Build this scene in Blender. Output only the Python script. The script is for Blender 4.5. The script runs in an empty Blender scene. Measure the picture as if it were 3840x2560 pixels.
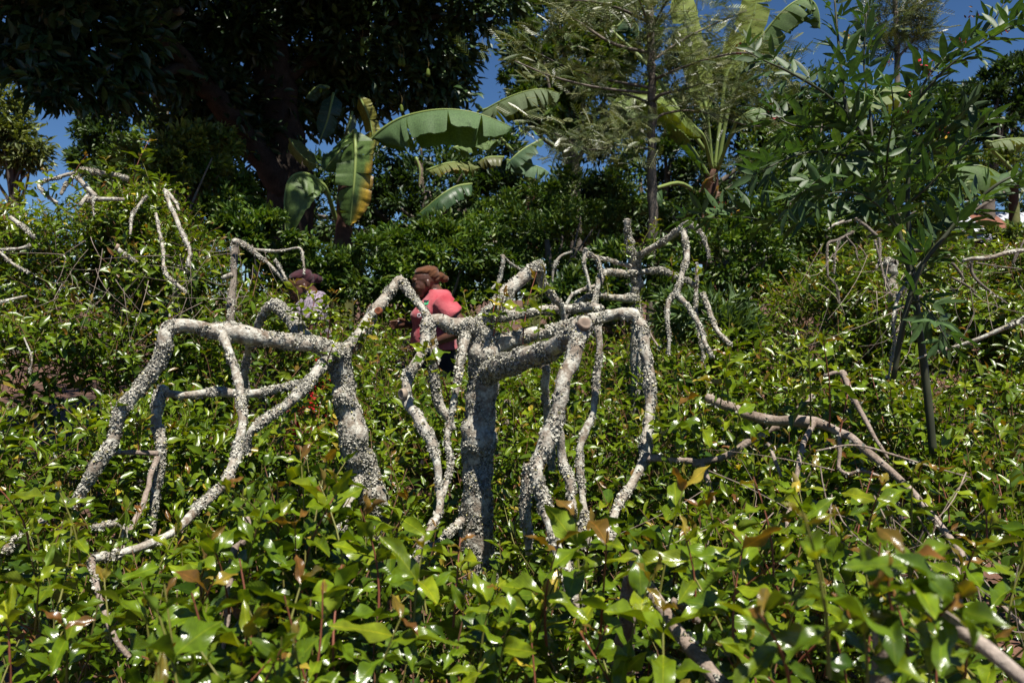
import bpy, bmesh, math, random
import numpy as np
from mathutils import Vector, Matrix

rng = np.random.default_rng(11)
random.seed(11)
sc = bpy.context.scene
COL = sc.collection

# ------------------------------------------------------------------ camera
LENS = 28.0
FPX = LENS / 36.0 * 3840.0
CAM = np.array([0.0, 0.0, 1.60])
PITCH = math.radians(3.0)
cam_d = bpy.data.cameras.new('camera')
cam_d.lens = LENS
cam_d.sensor_width = 36.0
cam_d.clip_start = 0.05
cam_d.clip_end = 2000
cam_d.dof.use_dof = True
cam_d.dof.focus_distance = 3.3
cam_d.dof.aperture_fstop = 5.6
cam_o = bpy.data.objects.new('camera', cam_d)
COL.objects.link(cam_o)
cam_o.location = CAM
cam_o.rotation_euler = (math.pi / 2 - PITCH, 0, 0)
sc.camera = cam_o

# ------------------------------------------------------------------ sky and sun
TO_SUN = Vector((0.19, -0.31, 0.93)).normalized()
SUN_EL = math.asin(TO_SUN.z)
SUN_AZ = math.atan2(TO_SUN.x, TO_SUN.y)
world = bpy.data.worlds.new('World')
sc.world = world
world.use_nodes = True
wn = world.node_tree.nodes
sky = wn.new('ShaderNodeTexSky')
sky.sky_type = 'NISHITA'
sky.sun_disc = False
sky.sun_elevation = SUN_EL
sky.sun_rotation = SUN_AZ
sky.altitude = 1800
sky.air_density = 0.8
sky.dust_density = 0.0
sky.ozone_density = 6.0
wn['Background'].inputs['Strength'].default_value = 0.05
hs = wn.new('ShaderNodeHueSaturation')          # the whole sky alike: the deep blue of thin mountain air
hs.inputs['Saturation'].default_value = 1.1
hs.inputs['Value'].default_value = 1.1
world.node_tree.links.new(sky.outputs['Color'], hs.inputs['Color'])
world.node_tree.links.new(hs.outputs['Color'], wn['Background'].inputs['Color'])
sun_d = bpy.data.lights.new('sun', 'SUN')
sun_d.energy = 5.0
sun_d.angle = math.radians(0.5)
sun_d.color = (1.0, 0.95, 0.87)
sun_o = bpy.data.objects.new('sun', sun_d)
COL.objects.link(sun_o)
sun_o.location = (0, 0, 30)
sun_o.rotation_euler = TO_SUN.to_track_quat('Z', 'Y').to_euler()
sc.view_settings.view_transform = 'Standard'
sc.view_settings.look = 'None'
sc.view_settings.exposure = 0.75
sc.view_settings.gamma = 1.0
sc.view_settings.use_curve_mapping = False
sc.render.engine = 'CYCLES'
cy = sc.cycles
cy.max_bounces = 4
cy.diffuse_bounces = 1
cy.glossy_bounces = 2
cy.transmission_bounces = 2
cy.transparent_max_bounces = 4
cy.caustics_reflective = False
cy.caustics_refractive = False
cy.sample_clamp_indirect = 4.0
cy.use_denoising = True
try:
    cy.denoiser = 'OPENIMAGEDENOISE'
except Exception:
    pass


# ------------------------------------------------------------------ small maths
CP, SP = math.cos(PITCH), math.sin(PITCH)

def P(px, py, d):
    """photo pixel at depth d (metres along the lens axis) -> world point"""
    x = (px - 1920.0) / FPX * d
    y = (1280.0 - py) / FPX * d
    return np.array([x, d * CP + y * SP, CAM[2] - d * SP + y * CP])

def PX(pts):
    """world points -> px, py, depth"""
    q = np.asarray(pts, float) - CAM
    d = q[..., 1] * CP - q[..., 2] * SP
    y = q[..., 1] * SP + q[..., 2] * CP
    return 1920 + q[..., 0] / d * FPX, 1280 - y / d * FPX, d

def nz(v):
    v = np.asarray(v, float)
    return v / np.maximum(np.linalg.norm(v, axis=-1, keepdims=True), 1e-9)

def ground_z(x, y):
    x = np.asarray(x, float); y = np.asarray(y, float)
    r = 0.17 * np.clip((y - 1.5) / 3.5, 0, 1) + 0.05 * np.clip(y - 5, 0, 25) + 0.035 * np.clip(x - 3, 0, 20) * np.clip((y - 4) / 6, 0, 1)
    return r + 0.035 * np.sin(x * 1.7 + 0.4) * np.sin(y * 1.3) + 0.015 * np.sin(x * 4.1) * np.cos(y * 3.7)

def h3(i, j, k):
    n = (i * 374761393 + j * 668265263 + k * 2147483647) & 0x7fffffff
    n = (n ^ (n >> 13)) * 1274126177 & 0x7fffffff
    n = n ^ (n >> 16)
    return (n & 0xffff) / 65535.0

def vnoise(p, scale=1.0):
    p = np.asarray(p, float) * scale + 1000.0
    f = np.floor(p).astype(np.int64)
    t = p - f
    t = t * t * (3 - 2 * t)
    out = 0
    for a in (0, 1):
        for b in (0, 1):
            for c in (0, 1):
                w = (t[..., 0] if a else 1 - t[..., 0]) * (t[..., 1] if b else 1 - t[..., 1]) * (t[..., 2] if c else 1 - t[..., 2])
                out = out + w * h3(f[..., 0] + a, f[..., 1] + b, f[..., 2] + c)
    return out

def spline(pts, n):
    """Catmull-Rom through rows of pts (any width), n samples"""
    p = np.asarray(pts, float)
    if len(p) < 3:
        t = np.linspace(0, 1, n)[:, None]
        return p[0] * (1 - t) + p[-1] * t
    p = np.vstack([2 * p[0] - p[1], p, 2 * p[-1] - p[-2]])
    m = len(p) - 3
    t = np.linspace(0, m - 1e-6, n)
    i = t.astype(int)
    u = (t - i)[:, None]
    a, b, c, d = p[i], p[i + 1], p[i + 2], p[i + 3]
    return 0.5 * (2 * b + (c - a) * u + (2 * a - 5 * b + 4 * c - d) * u ** 2 + (3 * b - a - 3 * c + d) * u ** 3)


# ------------------------------------------------------------------ objects
def thing(name, label, cat, loc, group=None):
    o = bpy.data.objects.new(name, None)
    COL.objects.link(o)
    o.empty_display_size = 0.1
    o.location = Vector(loc)
    o['label'] = label
    o['category'] = cat
    if group:
        o['group'] = group
    return o

ROOT = {}

def world_loc(o):
    v = Vector(o.location)
    while o.parent:
        o = o.parent
        v = v + o.location
    return np.array(v)

def mesh_np(name, V, F, mats, smooth=True, uv=None, tint=None, matidx=None):
    """F: list of arrays (n,3) or (n,4)"""
    me = bpy.data.meshes.new(name)
    if not isinstance(F, list):
        F = [F]
    F = [np.asarray(f, np.int32) for f in F if len(f)]
    loops = np.concatenate([f.ravel() for f in F])
    cnt = np.concatenate([np.full(len(f), f.shape[1], np.int32) for f in F])
    me.vertices.add(len(V))
    me.vertices.foreach_set('co', np.asarray(V, np.float32).ravel())
    me.loops.add(len(loops))
    me.loops.foreach_set('vertex_index', loops)
    me.polygons.add(len(cnt))
    me.polygons.foreach_set('loop_start', np.concatenate([[0], np.cumsum(cnt)[:-1]]).astype(np.int32))
    me.polygons.foreach_set('use_smooth', np.full(len(cnt), smooth, bool))
    if matidx is not None:
        me.polygons.foreach_set('material_index', np.asarray(matidx, np.int32))
    if uv is not None:
        l = me.uv_layers.new(name='UVMap')
        l.data.foreach_set('uv', np.asarray(uv, np.float32)[loops].ravel())
    if tint is not None:
        a = me.attributes.new('tint', 'FLOAT_COLOR', 'POINT')
        t = np.ones((len(V), 4), np.float32)
        t[:, :3] = tint
        a.data.foreach_set('color', t.ravel())
    for m in (mats if isinstance(mats, (list, tuple)) else [mats]):
        me.materials.append(m)
    me.update(calc_edges=True)
    return me

def part(name, me, parent, stuff=False, at=None):
    """mesh given in world coordinates unless at is set"""
    o = bpy.data.objects.new(name, me)
    COL.objects.link(o)
    if parent is not None:
        o.parent = parent
    if at is not None:
        o.location = Vector(at)
    if stuff:
        o['kind'] = 'stuff'
    return o

def local(V, parent):
    return np.asarray(V) - world_loc(parent)


# ------------------------------------------------------------------ materials
def new_mat(name):
    m = bpy.data.materials.new(name)
    m.use_nodes = True
    nt = m.node_tree
    return m, nt.nodes, nt.links, nt.nodes['Principled BSDF']

def leaf_mat(name, source, rough=0.28, trans=0.35, under=1.35, tcol=(1.5, 1.45, 0.35), veins=True, spec=0.5, stripes=0):
    m, N, L, bs = new_mat(name)
    out = N['Material Output']
    if source == 'object':
        s = N.new('ShaderNodeObjectInfo').outputs['Color']
    else:
        a = N.new('ShaderNodeAttribute'); a.attribute_name = 'tint'
        s = a.outputs['Color']
    geo = N.new('ShaderNodeNewGeometry')
    tc = N.new('ShaderNodeTexCoord')
    nse = N.new('ShaderNodeTexNoise')
    nse.inputs['Scale'].default_value = 60
    nse.inputs['Detail'].default_value = 2
    L.new(geo.outputs['Position'], nse.inputs['Vector'])
    mr = N.new('ShaderNodeMapRange')
    mr.inputs['From Min'].default_value = 0.3; mr.inputs['From Max'].default_value = 0.7
    mr.inputs['To Min'].default_value = 0.75; mr.inputs['To Max'].default_value = 1.25
    L.new(nse.outputs['Fac'], mr.inputs['Value'])
    mul = N.new('ShaderNodeVectorMath'); mul.operation = 'SCALE'
    L.new(s, mul.inputs[0]); L.new(mr.outputs['Result'], mul.inputs['Scale'])
    col = mul.outputs['Vector']
    if veins:
        sx = N.new('ShaderNodeSeparateXYZ'); L.new(tc.outputs['UV'], sx.inputs[0])
        d = N.new('ShaderNodeMath'); d.operation = 'SUBTRACT'; d.inputs[1].default_value = 0.5
        L.new(sx.outputs['Y'], d.inputs[0])
        ab = N.new('ShaderNodeMath'); ab.operation = 'ABSOLUTE'; L.new(d.outputs[0], ab.inputs[0])
        lt = N.new('ShaderNodeMath'); lt.operation = 'LESS_THAN'; lt.inputs[1].default_value = 0.02 if not stripes else 0.012
        L.new(ab.outputs[0], lt.inputs[0])
        mx = N.new('ShaderNodeMix'); mx.data_type = 'RGBA'
        L.new(lt.outputs[0], mx.inputs['Factor'])
        L.new(col, mx.inputs[6])
        br = N.new('ShaderNodeVectorMath'); br.operation = 'MULTIPLY'; br.inputs[1].default_value = (1.7, 1.4, 1.5)
        L.new(col, br.inputs[0]); L.new(br.outputs[0], mx.inputs[7])
        col = mx.outputs[2]
        # side veins: relief only
        wv = N.new('ShaderNodeTexWave'); wv.wave_type = 'BANDS'
        wv.inputs['Scale'].default_value = stripes if stripes else 4.0
        wv.inputs['Distortion'].default_value = 0.6 if not stripes else 1.5
        cb = N.new('ShaderNodeCombineXYZ')
        ad = N.new('ShaderNodeMath'); ad.operation = 'MULTIPLY_ADD'
        ad.inputs[1].default_value = -0.9 if not stripes else 0.0
        L.new(ab.outputs[0], ad.inputs[0]); L.new(sx.outputs['X'], ad.inputs[2])
        L.new(ad.outputs[0], cb.inputs['X'])
        L.new(cb.outputs[0], wv.inputs['Vector'])
        bp = N.new('ShaderNodeBump'); bp.inputs['Strength'].default_value = 0.10 if not stripes else 0.12
        bp.inputs['Distance'].default_value = 0.004
        L.new(wv.outputs['Fac'], bp.inputs['Height']); L.new(bp.outputs[0], bs.inputs['Normal'])
    # paler, duller underside
    un = N.new('ShaderNodeVectorMath'); un.operation = 'MULTIPLY'; un.inputs[1].default_value = (under, under, under * 1.15)
    L.new(col, un.inputs[0])
    mb = N.new('ShaderNodeMix'); mb.data_type = 'RGBA'
    L.new(geo.outputs['Backfacing'], mb.inputs['Factor']); L.new(col, mb.inputs[6]); L.new(un.outputs[0], mb.inputs[7])
    L.new(mb.outputs[2], bs.inputs['Base Color'])
    rr = N.new('ShaderNodeMapRange'); rr.inputs['To Min'].default_value = rough; rr.inputs['To Max'].default_value = min(0.75, rough + 0.3)
    L.new(geo.outputs['Backfacing'], rr.inputs['Value']); L.new(rr.outputs[0], bs.inputs['Roughness'])
    bs.inputs['Specular IOR Level'].default_value = spec
    tr = N.new('ShaderNodeBsdfTranslucent')
    tm = N.new('ShaderNodeVectorMath'); tm.operation = 'MULTIPLY'; tm.inputs[1].default_value = tcol
    L.new(col, tm.inputs[0]); L.new(tm.outputs[0], tr.inputs['Color'])
    ms = N.new('ShaderNodeMixShader'); ms.inputs[0].default_value = trans
    L.new(bs.outputs[0], ms.inputs[1]); L.new(tr.outputs[0], ms.inputs[2])
    L.new(ms.outputs[0], out.inputs['Surface'])
    return m

def tint_mat(name, rough=0.8, source='attr', spec=0.2, noise=0.0):
    m, N, L, bs = new_mat(name)
    if source == 'attr':
        a = N.new('ShaderNodeAttribute'); a.attribute_name = 'tint'
        s = a.outputs['Color']
    else:
        s = N.new('ShaderNodeObjectInfo').outputs['Color']
    if noise:
        nse = N.new('ShaderNodeTexNoise'); nse.inputs['Scale'].default_value = noise; nse.inputs['Detail'].default_value = 4
        geo = N.new('ShaderNodeNewGeometry'); L.new(geo.outputs['Position'], nse.inputs['Vector'])
        mr = N.new('ShaderNodeMapRange'); mr.inputs['To Min'].default_value = 0.45; mr.inputs['To Max'].default_value = 1.55
        L.new(nse.outputs['Fac'], mr.inputs['Value'])
        sc_ = N.new('ShaderNodeVectorMath'); sc_.operation = 'SCALE'
        L.new(s, sc_.inputs[0]); L.new(mr.outputs[0], sc_.inputs['Scale'])
        s = sc_.outputs[0]
    L.new(s, bs.inputs['Base Color'])
    bs.inputs['Roughness'].default_value = rough
    bs.inputs['Specular IOR Level'].default_value = spec
    return m

def bark_mat(name, cols, scale=14.0, bump=0.6, lichen=None):
    """cols: list of (pos, rgb); lichen: (rgb, low, high) pale crust patches"""
    m, N, L, bs = new_mat(name)
    geo = N.new('ShaderNodeNewGeometry')
    n1 = N.new('ShaderNodeTexNoise'); n1.inputs['Scale'].default_value = scale; n1.inputs['Detail'].default_value = 6; n1.inputs['Roughness'].default_value = 0.65
    L.new(geo.outputs['Position'], n1.inputs['Vector'])
    r = N.new('ShaderNodeValToRGB')
    e = r.color_ramp.elements
    e[0].position, e[0].color = cols[0][0], (*cols[0][1], 1)
    e[1].position, e[1].color = cols[-1][0], (*cols[-1][1], 1)
    for p, c in cols[1:-1]:
        x = e.new(p); x.color = (*c, 1)
    L.new(n1.outputs['Fac'], r.inputs[0])
    col = r.outputs[0]
    n2 = N.new('ShaderNodeTexNoise'); n2.inputs['Scale'].default_value = scale * 9; n2.inputs['Detail'].default_value = 5
    L.new(geo.outputs['Position'], n2.inputs['Vector'])
    if lichen:
        n3 = N.new('ShaderNodeTexNoise'); n3.inputs['Scale'].default_value = scale * 2.2; n3.inputs['Detail'].default_value = 5; n3.inputs['Roughness'].default_value = 0.7
        L.new(geo.outputs['Position'], n3.inputs['Vector'])
        r3 = N.new('ShaderNodeValToRGB'); r3.color_ramp.elements[0].position = lichen[1]; r3.color_ramp.elements[1].position = lichen[2]
        L.new(n3.outputs['Fac'], r3.inputs[0])
        mx = N.new('ShaderNodeMix'); mx.data_type = 'RGBA'
        L.new(r3.outputs[0], mx.inputs['Factor']); L.new(col, mx.inputs[6]); mx.inputs[7].default_value = (*lichen[0], 1)
        col = mx.outputs[2]
    mr = N.new('ShaderNodeMapRange'); mr.inputs['From Min'].default_value = 0.3; mr.inputs['From Max'].default_value = 0.7
    mr.inputs['To Min'].default_value = 0.7; mr.inputs['To Max'].default_value = 1.25
    L.new(n2.outputs['Fac'], mr.inputs[0])
    sc_ = N.new('ShaderNodeVectorMath'); sc_.operation = 'SCALE'; L.new(col, sc_.inputs[0]); L.new(mr.outputs[0], sc_.inputs['Scale'])
    L.new(sc_.outputs[0], bs.inputs['Base Color'])
    bs.inputs['Roughness'].default_value = 0.9
    bs.inputs['Specular IOR Level'].default_value = 0.15
    bp = N.new('ShaderNodeBump'); bp.inputs['Strength'].default_value = bump; bp.inputs['Distance'].default_value = 0.006
    L.new(n2.outputs['Fac'], bp.inputs['Height']); L.new(bp.outputs[0], bs.inputs['Normal'])
    return m

M_LEAF_O = leaf_mat('khat_leaf_single', 'object', rough=0.25, spec=0.65, trans=0.26, tcol=(1.6, 1.5, 0.2))
M_LEAF = leaf_mat('khat_leaf_mass', 'attr', rough=0.28, spec=0.55, trans=0.26, tcol=(1.6, 1.5, 0.2))
M_BUSH = leaf_mat('bush_leaf_mass', 'attr', rough=0.42, spec=0.4, veins=False, trans=0.24)
M_DARK = leaf_mat('avocado_leaf_mass', 'attr', rough=0.4, veins=False, trans=0.12)
M_PEA = leaf_mat('pea_leaf', 'object', rough=0.5, trans=0.2, under=1.5, tcol=(1.3, 1.5, 0.5))
M_PEA_A = leaf_mat('pea_leaf_mass', 'attr', rough=0.5, trans=0.2, under=1.5, tcol=(1.3, 1.5, 0.5))
M_BANANA = leaf_mat('banana_leaf', 'attr', rough=0.42, trans=0.3, under=1.1, stripes=26, tcol=(1.7, 1.5, 0.3))
M_OAK = leaf_mat('silky_oak_leaf', 'attr', rough=0.4, veins=False, trans=0.15, under=2.6)
M_STEM = tint_mat('shoot_stem', 0.5, spec=0.3)
M_STEM_O = tint_mat('shoot_stem_single', 0.5, source='object', spec=0.3)
M_LICHEN = tint_mat('lichen', 0.95, spec=0.05)
M_BARK = bark_mat('khat_bark', [(0.3, (0.14, 0.10, 0.07)), (0.5, (0.28, 0.24, 0.19)), (0.7, (0.42, 0.39, 0.33))], 12, 0.9, lichen=((0.50, 0.49, 0.42), 0.46, 0.60))
M_BARK2 = bark_mat('khat_bark_brown', [(0.3, (0.15, 0.11, 0.08)), (0.5, (0.26, 0.205, 0.165)), (0.7, (0.38, 0.32, 0.27))], 16, 0.5)
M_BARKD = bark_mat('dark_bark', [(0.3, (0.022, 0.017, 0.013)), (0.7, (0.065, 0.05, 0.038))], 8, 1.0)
M_BARKG = bark_mat('grey_bark', [(0.3, (0.09, 0.075, 0.06)), (0.7, (0.20, 0.17, 0.14))], 10, 0.5)
M_TWIG = tint_mat('twig', 0.85, noise=40)
M_WOOD = tint_mat('cut_wood', 0.8, noise=60)
M_FLOWER = tint_mat('pea_petal', 0.6, source='attr', spec=0.3)
M_PLAIN = tint_mat('plain_tint', 0.8, noise=18)


# ------------------------------------------------------------------ leaf templates
def leaf_tmpl(nu, fold=0.25, curl=0.15, wave=0.0, serr=0.0, peak=0.45, ph=0.0, tip=0.8, twist=0.0, cols=1):
    """unit leaf along u (0..1), half width 0.5 at widest (scaled by W), normal w; cols quads per half"""
    u = np.linspace(0, 1, nu + 1)
    w = np.sin(math.pi * np.clip(u, 0, 1) ** (0.69 / -math.log(peak))) ** tip * (1 - 0.12 * u)
    w = np.maximum(w, 0.03)
    if serr:
        w = w * (1 + serr * np.where(np.arange(nu + 1) % 2 == 0, 1, -1) * (w > 0.3))
    V, UV = [], []
    vs = np.linspace(-1, 1, 2 * cols + 1)
    for i in range(nu + 1):
        z0 = -curl * u[i] ** 2 + 0.25 * curl * u[i]
        c = w[i] * 0.5
        for v in vs:
            zz = wave * math.sin(u[i] * 9 + ph + (1.7 if v > 0 else 0)) * v * v
            bulge = 0.0 if cols == 1 else 0.30 * (abs(v) - v * v)
            V.append((u[i], c * v * math.cos(fold), z0 + c * (abs(v) * math.sin(fold) + 2 * zz + bulge + twist * u[i] * v)))
            UV.append((u[i], 0.5 + c * v))
    n = 2 * cols + 1
    F = []
    for i in range(nu):
        for j in range(2 * cols):
            b = n * i + j
            F.append((b, b + n, b + n + 1, b + 1))
    return np.array(V, float), np.array(F, np.int32), np.array(UV, float)

T_NEAR = [leaf_tmpl(10, 0.05 + 0.07 * k, 0.16 + 0.14 * (k % 3), 0.14 + 0.05 * (k % 2), 0.03, 0.46 + 0.03 * (k % 3), ph=k * 1.3, twist=0.35 * math.sin(k * 2.1), cols=2) for k in range(6)]
T_MID = [leaf_tmpl(5, 0.25 + 0.06 * k, 0.10 + 0.1 * (k % 3), 0.1, 0.0, 0.47, ph=k * 1.7, twist=0.25 * math.sin(k * 2.1)) for k in range(5)]
T_FAR = [leaf_tmpl(3, 0.3, 0.15 + 0.1 * k, 0.0, 0.0, 0.5, twist=0.2 * (k - 1)) for k in range(3)]
T_TINY = [leaf_tmpl(2, 0.35, 0.15, 0, 0, 0.5, tip=1.0)]

class Cloud:
    def __init__(self):
        self.V, self.F, self.UV, self.T, self.n, self.nl = [], [], [], [], 0, 0

    def add(self, tmpl, pos, ax, nrm, L, W, tint):
        N = len(pos)
        if N == 0:
            return
        tv, tf, tu = tmpl
        ax = nz(ax)
        side = nz(np.cross(nrm, ax))
        up = np.cross(ax, side)
        L = np.broadcast_to(np.asarray(L, float), (N,)); W = np.broadcast_to(np.asarray(W, float), (N,))
        v = (pos[:, None, :] + ax[:, None, :] * (tv[None, :, 0:1] * L[:, None, None])
             + side[:, None, :] * (tv[None, :, 1:2] * W[:, None, None])
             + up[:, None, :] * ((tv[None, :, 2:3]) * (0.5 * L + 0.5 * W)[:, None, None]))
        m = len(tv)
        f = tf[None] + (np.arange(N) * m)[:, None, None] + self.n
        self.V.append(v.reshape(-1, 3)); self.F.append(f.reshape(-1, 4))
        self.UV.append(np.tile(tu, (N, 1)))
        self.T.append(np.repeat(np.broadcast_to(tint, (N, 3)), m, axis=0))
        self.n += N * m
        self.nl += N

    def mixed(self, tmpls, pos, ax, nrm, L, W, tint):
        k = rng.integers(0, len(tmpls), len(pos))
        L = np.broadcast_to(L, (len(pos),)); W = np.broadcast_to(W, (len(pos),))
        for i, t in enumerate(tmpls):
            s = k == i
            self.add(t, pos[s], ax[s], nrm[s], L[s], W[s], tint[s])

    def build(self, name, mat, parent, stuff=True):
        if not self.V:
            return None
        V = np.concatenate(self.V)
        off = world_loc(parent) if parent is not None else np.zeros(3)
        me = mesh_np(name, V - off, np.concatenate(self.F), mat, uv=np.concatenate(self.UV), tint=np.concatenate(self.T))
        return part(name, me, parent, stuff)

def rand_unit(n):
    return nz(rng.normal(size=(n, 3)))

def frames(d):
    d = nz(d)
    ref = np.where(np.abs(d[:, 2:3]) < 0.95, np.array([[0, 0, 1.0]]), np.array([[1.0, 0, 0]]))
    a = nz(np.cross(d, ref))
    return a, np.cross(d, a)

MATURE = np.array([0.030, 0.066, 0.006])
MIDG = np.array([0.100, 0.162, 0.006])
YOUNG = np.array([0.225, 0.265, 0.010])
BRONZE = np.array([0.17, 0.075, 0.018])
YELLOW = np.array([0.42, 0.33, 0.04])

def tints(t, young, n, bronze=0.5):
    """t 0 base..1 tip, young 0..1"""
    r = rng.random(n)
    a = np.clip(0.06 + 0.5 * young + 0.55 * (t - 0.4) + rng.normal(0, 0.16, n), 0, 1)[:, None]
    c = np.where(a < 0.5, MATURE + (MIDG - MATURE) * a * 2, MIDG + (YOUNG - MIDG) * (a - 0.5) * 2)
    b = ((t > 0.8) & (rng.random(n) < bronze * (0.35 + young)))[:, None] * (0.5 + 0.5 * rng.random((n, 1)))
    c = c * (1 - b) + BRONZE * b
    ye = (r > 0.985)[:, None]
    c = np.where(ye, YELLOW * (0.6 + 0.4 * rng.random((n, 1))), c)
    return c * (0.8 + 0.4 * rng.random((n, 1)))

def gen_shoots(base, dirs, lens, K, lsize, young, bronze=0.28):
    """leaf arrays (S,K,...) for S shoots with K leaves in opposite pairs"""
    S = len(base)
    dirs = nz(dirs)
    a, b = frames(dirs)
    bend = rng.normal(0, 0.22, (S, 3)) * lens[:, None]
    bend[:, 2] = np.abs(bend[:, 2]) * 0.4
    az0 = rng.random(S) * 6.283
    out = {k: [] for k in ('pos', 'ax', 'nrm', 'L', 'W', 'tint')}
    def at(t):
        return base + dirs * (lens * t)[:, None] + bend * (t * t)[:, None]
    for j in range(K):
        t = np.clip(0.16 + 0.84 * ((j // 2) * 2 + 1.2) / K + rng.normal(0, 0.02, S), 0, 1.0)
        az = az0 + (j % 2) * math.pi + (j // 2) * 1.9 + rng.normal(0, 0.25, S)
        o = np.cos(az)[:, None] * a + np.sin(az)[:, None] * b
        el = 0.05 + 0.85 * t ** 1.6 + rng.normal(0, 0.28, S)
        ax = o * np.cos(el)[:, None] + dirs * np.sin(el)[:, None]
        ax[:, 2] -= (0.28 * (1 - t) + 0.06)
        ax = nz(ax)
        nrm = dirs - ax * np.sum(dirs * ax, 1, keepdims=True) + rng.normal(0, 0.28, (S, 3))
        sz = lsize * (0.72 + 0.5 * np.sin(np.clip(t, 0, 1) * 2.7)) * (0.75 + 0.5 * rng.random(S)) * np.where(t > 0.88, 0.66, 1.0)
        out['pos'].append(at(t)); out['ax'].append(ax); out['nrm'].append(nz(nrm))
        out['L'].append(sz); out['W'].append(sz * (0.32 + 0.13 * rng.random(S)))
        out['tint'].append(tints(t, young, S, bronze))
    o = {k: np.stack(v, 1) for k, v in out.items()}
    ts = np.linspace(0, 1, 4)
    o['stem'] = np.stack([at(np.full(S, t)) for t in ts], 1)
    return o

def stem_mesh(name, lines, radii, tint, mat, parent, sides=3, stuff=True):
    """lines (S,R,3), radii (S,R), tint (S,3) -> one mesh"""
    S, R, _ = lines.shape
    tg = nz(np.gradient(lines, axis=1))
    a, b = frames(tg.reshape(-1, 3))
    a = a.reshape(S, R, 3); b = b.reshape(S, R, 3)
    ang = np.arange(sides) / sides * 6.283
    V = lines[:, :, None, :] + radii[:, :, None, None] * (np.cos(ang)[None, None, :, None] * a[:, :, None, :] + np.sin(ang)[None, None, :, None] * b[:, :, None, :])
    idx = np.arange(S * R * sides).reshape(S, R, sides)
    q = np.stack([idx[:, :-1], np.roll(idx, -1, 2)[:, :-1], np.roll(idx, -1, 2)[:, 1:], idx[:, 1:]], -1).reshape(-1, 4)
    T = np.repeat(tint, R * sides, axis=0)
    me = mesh_np(name, V.reshape(-1, 3) - world_loc(parent), q, mat, tint=T)
    return part(name, me, parent, stuff)


# ------------------------------------------------------------------ branches with lichen
def tube(pts, rad, sides=12, step=None, bump=0.1, nscale=18.0, knots=0.0, seed=0.0, cap=True):
    """returns V, F(list), rings (R,sides,3), centre (R,3), radius"""
    p = np.column_stack([np.asarray(pts, float), np.asarray(rad, float)])
    length = np.sum(np.linalg.norm(np.diff(p[:, :3], axis=0), axis=1))
    step = step or max(0.012, float(np.mean(rad)) * 0.55)
    R = int(np.clip(length / step, 5, 170))
    q = spline(p, R)
    c, r = q[:, :3], np.maximum(q[:, 3], 0.0012)
    if bump >= 0.07:
        s1 = np.linspace(0, length, R)
        wob = np.stack([vnoise(np.column_stack([s1 * 9 + seed * 3, s1 * 0 + 5 * k, s1 * 0])) - 0.5 + 0.5 * (vnoise(np.column_stack([s1 * 23 + seed, s1 * 0 + 7 * k, s1 * 0])) - 0.5) for k in range(3)], 1)
        fade = np.minimum(1, np.minimum(s1, length - s1) / max(0.03, 0.1 * length))[:, None]
        c = c + wob * fade * np.minimum(0.95 * r, 0.02)[:, None]
        r = r * (1 + 0.22 * (vnoise(np.column_stack([s1 * 11 + seed * 2, s1 * 0 + 3, s1 * 0])) - 0.5))
    tg = nz(np.gradient(c, axis=0))
    a = np.zeros_like(c)
    x = np.cross(tg[0], [0.3, 0.2, 0.93]); a[0] = nz(x)
    for i in range(1, R):
        v = a[i - 1] - tg[i] * np.dot(a[i - 1], tg[i])
        a[i] = nz(v)
    b = np.cross(tg, a)
    ang = np.arange(sides) / sides * 2 * math.pi
    dirv = np.cos(ang)[None, :, None] * a[:, None] + np.sin(ang)[None, :, None] * b[:, None]
    base = c[:, None] + dirv * r[:, None, None]
    n = vnoise(base + seed, nscale) - 0.5 + 0.7 * (vnoise(base + seed, nscale * 2.9) - 0.5)
    kn = 0
    if knots:
        s = np.linspace(0, length, R)
        kn = knots * np.clip(vnoise(np.column_stack([s * 7 + seed, s * 0, s * 0])) - 0.55, 0, 1) * 2.2
        kn = kn[:, None, None]
    ring = c[:, None] + dirv * (r[:, None, None] * (1 + bump * 2 * n[..., None] + kn))
    V = ring.reshape(-1, 3)
    idx = np.arange(R * sides).reshape(R, sides)
    rl = np.roll(idx, -1, 1)
    F = [np.stack([idx[:-1], rl[:-1], rl[1:], idx[1:]], -1).reshape(-1, 4)]
    if cap:
        V = np.vstack([V, c[0] - tg[0] * r[0] * 0.3, c[-1] + tg[-1] * r[-1] * 0.35])
        i0, i1 = R * sides, R * sides + 1
        F.append(np.concatenate([np.stack([rl[0], idx[0], np.full(sides, i0)], -1), np.stack([idx[-1], rl[-1], np.full(sides, i1)], -1)]))
    return V, F, ring, c, r

T_FLAKE = (np.array([(0, -.5, 0.05), (0, .5, 0.0), (.55, -.6, .30), (.5, .55, .22), (1, -.3, .12), (.95, .35, .5)], float),
           np.array([(0, 1, 3, 2), (2, 3, 5, 4)], np.int32), np.zeros((6, 2)))

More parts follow.
